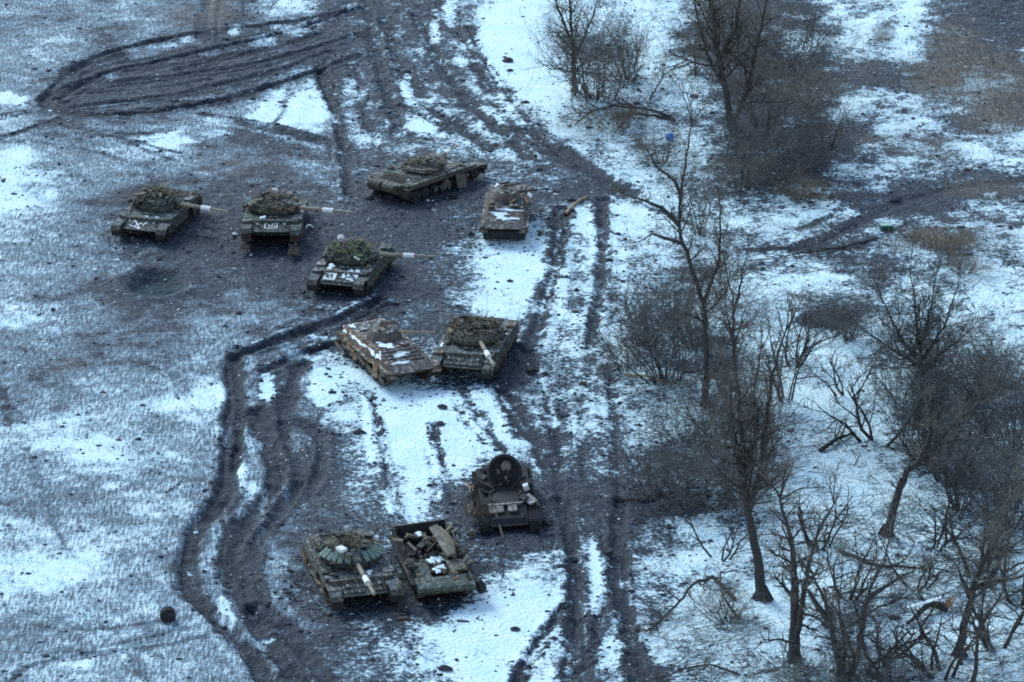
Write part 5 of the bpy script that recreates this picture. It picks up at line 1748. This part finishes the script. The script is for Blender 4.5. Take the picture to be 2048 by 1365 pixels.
for (px_, py_, w_, lab) in ((1016, 122, .75, 'larger dark lump lying on clean snow near the top edge'), (1020, 140, .42, 'smaller dark lump just in front of the larger one'), (1360, 1340, .3, 'round dark clod on snow near the bottom'),
                            (885, 818, .55, 'dark mud lump on snow before the rusted carrier'), (1020, 565, .35, 'dark lump on the snow behind the ragged tank'), (1245, 566, .3, 'black lump at the edge of the lane'), (890, 1340, .6, 'dark torn sod on the snow near the bottom edge'),
                            (1030, 1262, .45, 'black clod on bright snow below the roofless wreck'), (1790, 402, .7, 'black heap on the dark path'), (440, 880, .35, 'dark clod in the left field')):
    x, y = G(px_, py_)
    tag(MB().lump((0, 0, w_ * .15), (w_, w_ * .6, w_ * .45), rng, 11, .35).build('mud_lump', CLODM, loc=(x, y, ground_z(x, y)), rot=(0, 0, rng.uniform(-.4, .4))), lab, 'mud lump', 'dark lumps on the snow')
for (px_, py_, w_, lab) in ((470, 468, .35, 'white scrap on mud between the two left tanks'), (234, 520, .3, 'white chunk on mud below the foliage covered tank'), (190, 541, .3, 'white chunk left of the crater'), (100, 222, .3, 'pale chunk inside the loop of tracks'),
                            (392, 1062, .28, 'white chunk in the winding rut'), (380, 1146, .26, 'small white chunk beside the winding rut'), (1072, 1012, .45, 'grey chunk right of the charred tank')):
    x, y = G(px_, py_)
    tag(MB().lump((0, 0, w_ * .2), (w_, w_ * .7, w_ * .5), rng, 9, .3).build('white_chunk', SNOWM if px_ < 1000 else ASHEN, loc=(x, y, ground_z(x, y))), lab, 'chunk', 'pale chunks on the mud')


for (px_, py_, w_, m_, lab) in ((905, 395, .8, MUDSHADE, 'dark bent metal scrap right of the khaki tank'), (1080, 470, .7, RUSTDARK, 'rusty plate lying beside the gutted carrier'), (930, 345, .5, KHAKI, 'khaki metal piece off the front of the khaki tank'),
                                (1062, 745, .7, MUDSHADE, 'dark scrap on the mud right of the ragged tank'), (1090, 1050, .6, BURNT, 'charred scrap right of the charred tank'), (940, 1075, .6, RUSTDARK, 'rusty scrap between the roofless wreck and charred tank'),
                                (805, 1225, .8, MUDSHADE, 'dark track scrap in front of the green fan tank'), (1165, 770, .5, RUSTDARK, 'small rusty scrap on the lane'), (1215, 1110, .7, MUDSHADE, 'dark bar lying on snow between the lane ruts')):
    x, y = G(px_, py_)
    q = MB()
    for k in range(4):
        q.box((rng.uniform(-.1, .1) * w_, rng.uniform(-.1, .1) * w_, .06 + .04 * k), (w_ * rng.uniform(.4, 1), w_ * rng.uniform(.15, .5), .05), (rng.uniform(-.4, .4), rng.uniform(-.4, .4), rng.uniform(0, 3)))
    tag(q.build('metal_scrap', m_, loc=(x, y, ground_z(x, y))), lab, 'scrap', 'scrap metal lying round the vehicles')


# ------------------------------------------------------------------ stuff nobody could count
def many(name, label, verts, faces, mat):
    me = bpy.data.meshes.new(name)
    me.vertices.add(len(verts))
    me.vertices.foreach_set('co', np.asarray(verts, np.float32).ravel())
    f = np.asarray(faces, np.int32)
    me.loops.add(f.size)
    me.loops.foreach_set('vertex_index', f.ravel())
    me.polygons.add(len(f))
    me.polygons.foreach_set('loop_start', np.arange(len(f), dtype=np.int32) * f.shape[1])
    me.update(calc_edges=True)
    me.materials.append(mat)
    o = bpy.data.objects.new(name, me)
    COL.objects.link(o)
    o['kind'], o['label'], o['category'] = 'stuff', label, name.replace('_', ' ')
    return o


nrg = np.random.default_rng(7)


def sample_idx(x, y):
    i = np.clip(np.searchsorted(XS, x), 1, len(XS) - 1)
    j = np.clip(np.searchsorted(YS, y), 1, len(YS) - 1)
    return j, i


def lumps_at(x, y, s, flat):
    k = len(x)
    j, i = sample_idx(x, y)
    z = Z[j, i]
    base = np.array([[1, 0, 0], [-.5, .87, 0], [-.5, -.87, 0], [.5, .8, .5], [-.9, 0, .55], [.45, -.8, .5], [0, 0, .9]])
    fc = np.array([[0, 1, 3], [1, 4, 3], [1, 2, 4], [2, 5, 4], [2, 0, 5], [0, 3, 5], [3, 4, 6], [4, 5, 6], [5, 3, 6]])
    v = base[None] * (1 + nrg.uniform(-.4, .4, (k, 7, 3)))
    a = nrg.uniform(0, 6.28, k)
    ca, sa = np.cos(a)[:, None], np.sin(a)[:, None]
    vx, vy = v[:, :, 0] * ca - v[:, :, 1] * sa, v[:, :, 0] * sa + v[:, :, 1] * ca
    st = nrg.uniform(.6, 1.6, k)[:, None]
    V = np.stack([x[:, None] + vx * s[:, None] * st, y[:, None] + vy * s[:, None], z[:, None] + (v[:, :, 2] - .1) * s[:, None] * flat], -1)
    F = fc[None] + (np.arange(k) * 7)[:, None, None]
    return V.reshape(-1, 3), F.reshape(-1, 3)


# clods: thrown out beside ruts, and on the trampled snow
cx, cy = nrg.uniform(-40, 40, 240000), nrg.uniform(-47, 76, 240000)
j, i = sample_idx(cx, cy)
gyv, gxv = np.gradient(SNOW)
edge = np.hypot(gxv, gyv)
pq = np.clip(edge[j, i] * 1.6, 0, .5) + .035 * (SNOW[j, i] > .35) * (np.abs(cx) < 16) * (cx > -10) + .003
keep = nrg.random(len(cx)) < pq * .55
cx, cy = cx[keep][:12000], cy[keep][:12000]
for vx_, vy_ in ((318, 462), (550, 476), (705, 570), (848, 385), (950, 735), (706, 1182), (776, 752), (1013, 458), (862, 1175), (1012, 1036)):
    bx_, by_ = G(vx_, vy_)
    a_, q_ = nrg.uniform(0, 6.28, 170), nrg.uniform(.9, 1.7, 170)
    cx = np.concatenate([cx, bx_ + np.cos(a_) * q_ * 2.3])
    cy = np.concatenate([cy, by_ + np.sin(a_) * q_ * 3.0])
s_ = np.exp(nrg.normal(-2.9, .5, len(cx)))
v_, f_ = lumps_at(cx, cy, s_, .8)
many('mud_clods', 'dark mud clods thrown over the snow beside the ruts', v_, f_, CLODM)
# snow crumbs on the mud
cx, cy = nrg.uniform(-40, 40, 160000), nrg.uniform(-47, 76, 160000)
j, i = sample_idx(cx, cy)
keep = nrg.random(len(cx)) < np.clip(.30 - .5 * SNOW[j, i], 0, 1) * .35
cx, cy = cx[keep][:3500], cy[keep][:3500]
s_ = np.exp(nrg.normal(-3.25, .4, len(cx)))
v_, f_ = lumps_at(cx, cy, s_, .6)
many('snow_crumbs', 'frozen snow crumbs scattered over the churned mud', v_, f_, SNOWM)


def blades(x, y, h, w, lean):
    k = len(x)
    j, i = sample_idx(x, y)
    z = Z[j, i] - .02
    a = nrg.uniform(0, 6.28, k)
    lx, ly = nrg.normal(0, lean, k) * h, nrg.normal(0, lean, k) * h
    A = np.stack([x - np.cos(a) * w, y - np.sin(a) * w, z], -1)
    B = np.stack([x + np.cos(a) * w, y + np.sin(a) * w, z], -1)
    C = np.stack([x + lx, y + ly, z + h], -1)
    return np.stack([A, B, C], 1).reshape(-1, 3), np.arange(3 * k).reshape(-1, 3)


GRASSD = surf('dead_stubble', (.115, .105, .105), (.045, .045, .052), .95, scale=1.5)
GRASSB = surf('dry_grass', (.20, .165, .125), (.095, .08, .065), .95, scale=1.5)
cx, cy = nrg.uniform(-41, 41, 420000), nrg.uniform(-48, 78, 420000)
PXc, PYc = P2(cx, cy)
j, i = sample_idx(cx, cy)
left = sstep(760, 420, PXc) * (SNOW[j, i] > .14)
tuft = sstep(.35, .62, fbm(cx, cy, 1.4, 3, 303))
keep = nrg.random(len(cx)) < left * (.15 + .85 * tuft) * .75
v_, f_ = blades(cx[keep], cy[keep], nrg.uniform(.06, .24, keep.sum()), nrg.uniform(.006, .018, keep.sum()), .35)
many('grass', 'dead grey stubble standing through the snow of the field', v_, f_, GRASSD)
cx, cy = nrg.uniform(0, 41, 300000), nrg.uniform(-48, 78, 300000)
PXc, PYc = P2(cx, cy)
j, i = sample_idx(cx, cy)
keep = nrg.random(len(cx)) < np.clip(BR[j, i] * 1.0 + .34 * sstep(1240, 1320, PXc) * sstep(.48, .62, fbm(cx, cy, 1.6, 3, 305)), 0, 1) * .6
v_, f_ = blades(cx[keep], cy[keep], nrg.uniform(.1, .45, keep.sum()), nrg.uniform(.008, .02, keep.sum()), .5)
many('dry_grass', 'dry brown grass on the scrubby ground right of the lane', v_, f_, GRASSB)

# twigs lying about under the trees
rng = random.Random(606)
tw = Segs()
cnt = 0
while cnt < 14000:
    px_, py_ = rng.uniform(1235, 2090), rng.uniform(-20, 1400)
    if rng.random() > .25 + .75 * min(1, max(0, (px_ - 1235) / 200)):
        continue
    if py_ < 520 and px_ > 1650 and rng.random() < .8:
        continue
    x, y = G(px_, py_)
    if float(fbm(np.array([x]), np.array([y]), 3.0, 2, 707)[0]) < rng.uniform(.3, .6):
        continue
    z = ground_z(x, y)
    a = rng.gauss(0, .9)
    big = rng.random() < .12
    L = rng.uniform(.15, .6) * (3 if big else 1)
    p = Vector((x, y, z + rng.uniform(.01, .08)))
    d = Vector((math.cos(a), math.sin(a) * .9, rng.uniform(-.05, .35)))
    r_ = rng.uniform(.006, .016) * (1.9 if big else 1)
    e = p + d * L
    tw.add(p, e, r_, r_ * .7)
    cnt += 1
    if rng.random() < .6:
        q = p.lerp(e, rng.uniform(.3, .8))
        tw.add(q, q + Vector((math.cos(a + .7), math.sin(a + .7), .2)) * L * .5, r_ * .7, r_ * .4)
me = tw.mesh('fallen_twigs', TWIGD, 3)
o = bpy.data.objects.new('fallen_twigs', me)
COL.objects.link(o)
o['kind'], o['label'], o['category'] = 'stuff', 'loose twigs littering the snow under the trees', 'twigs'
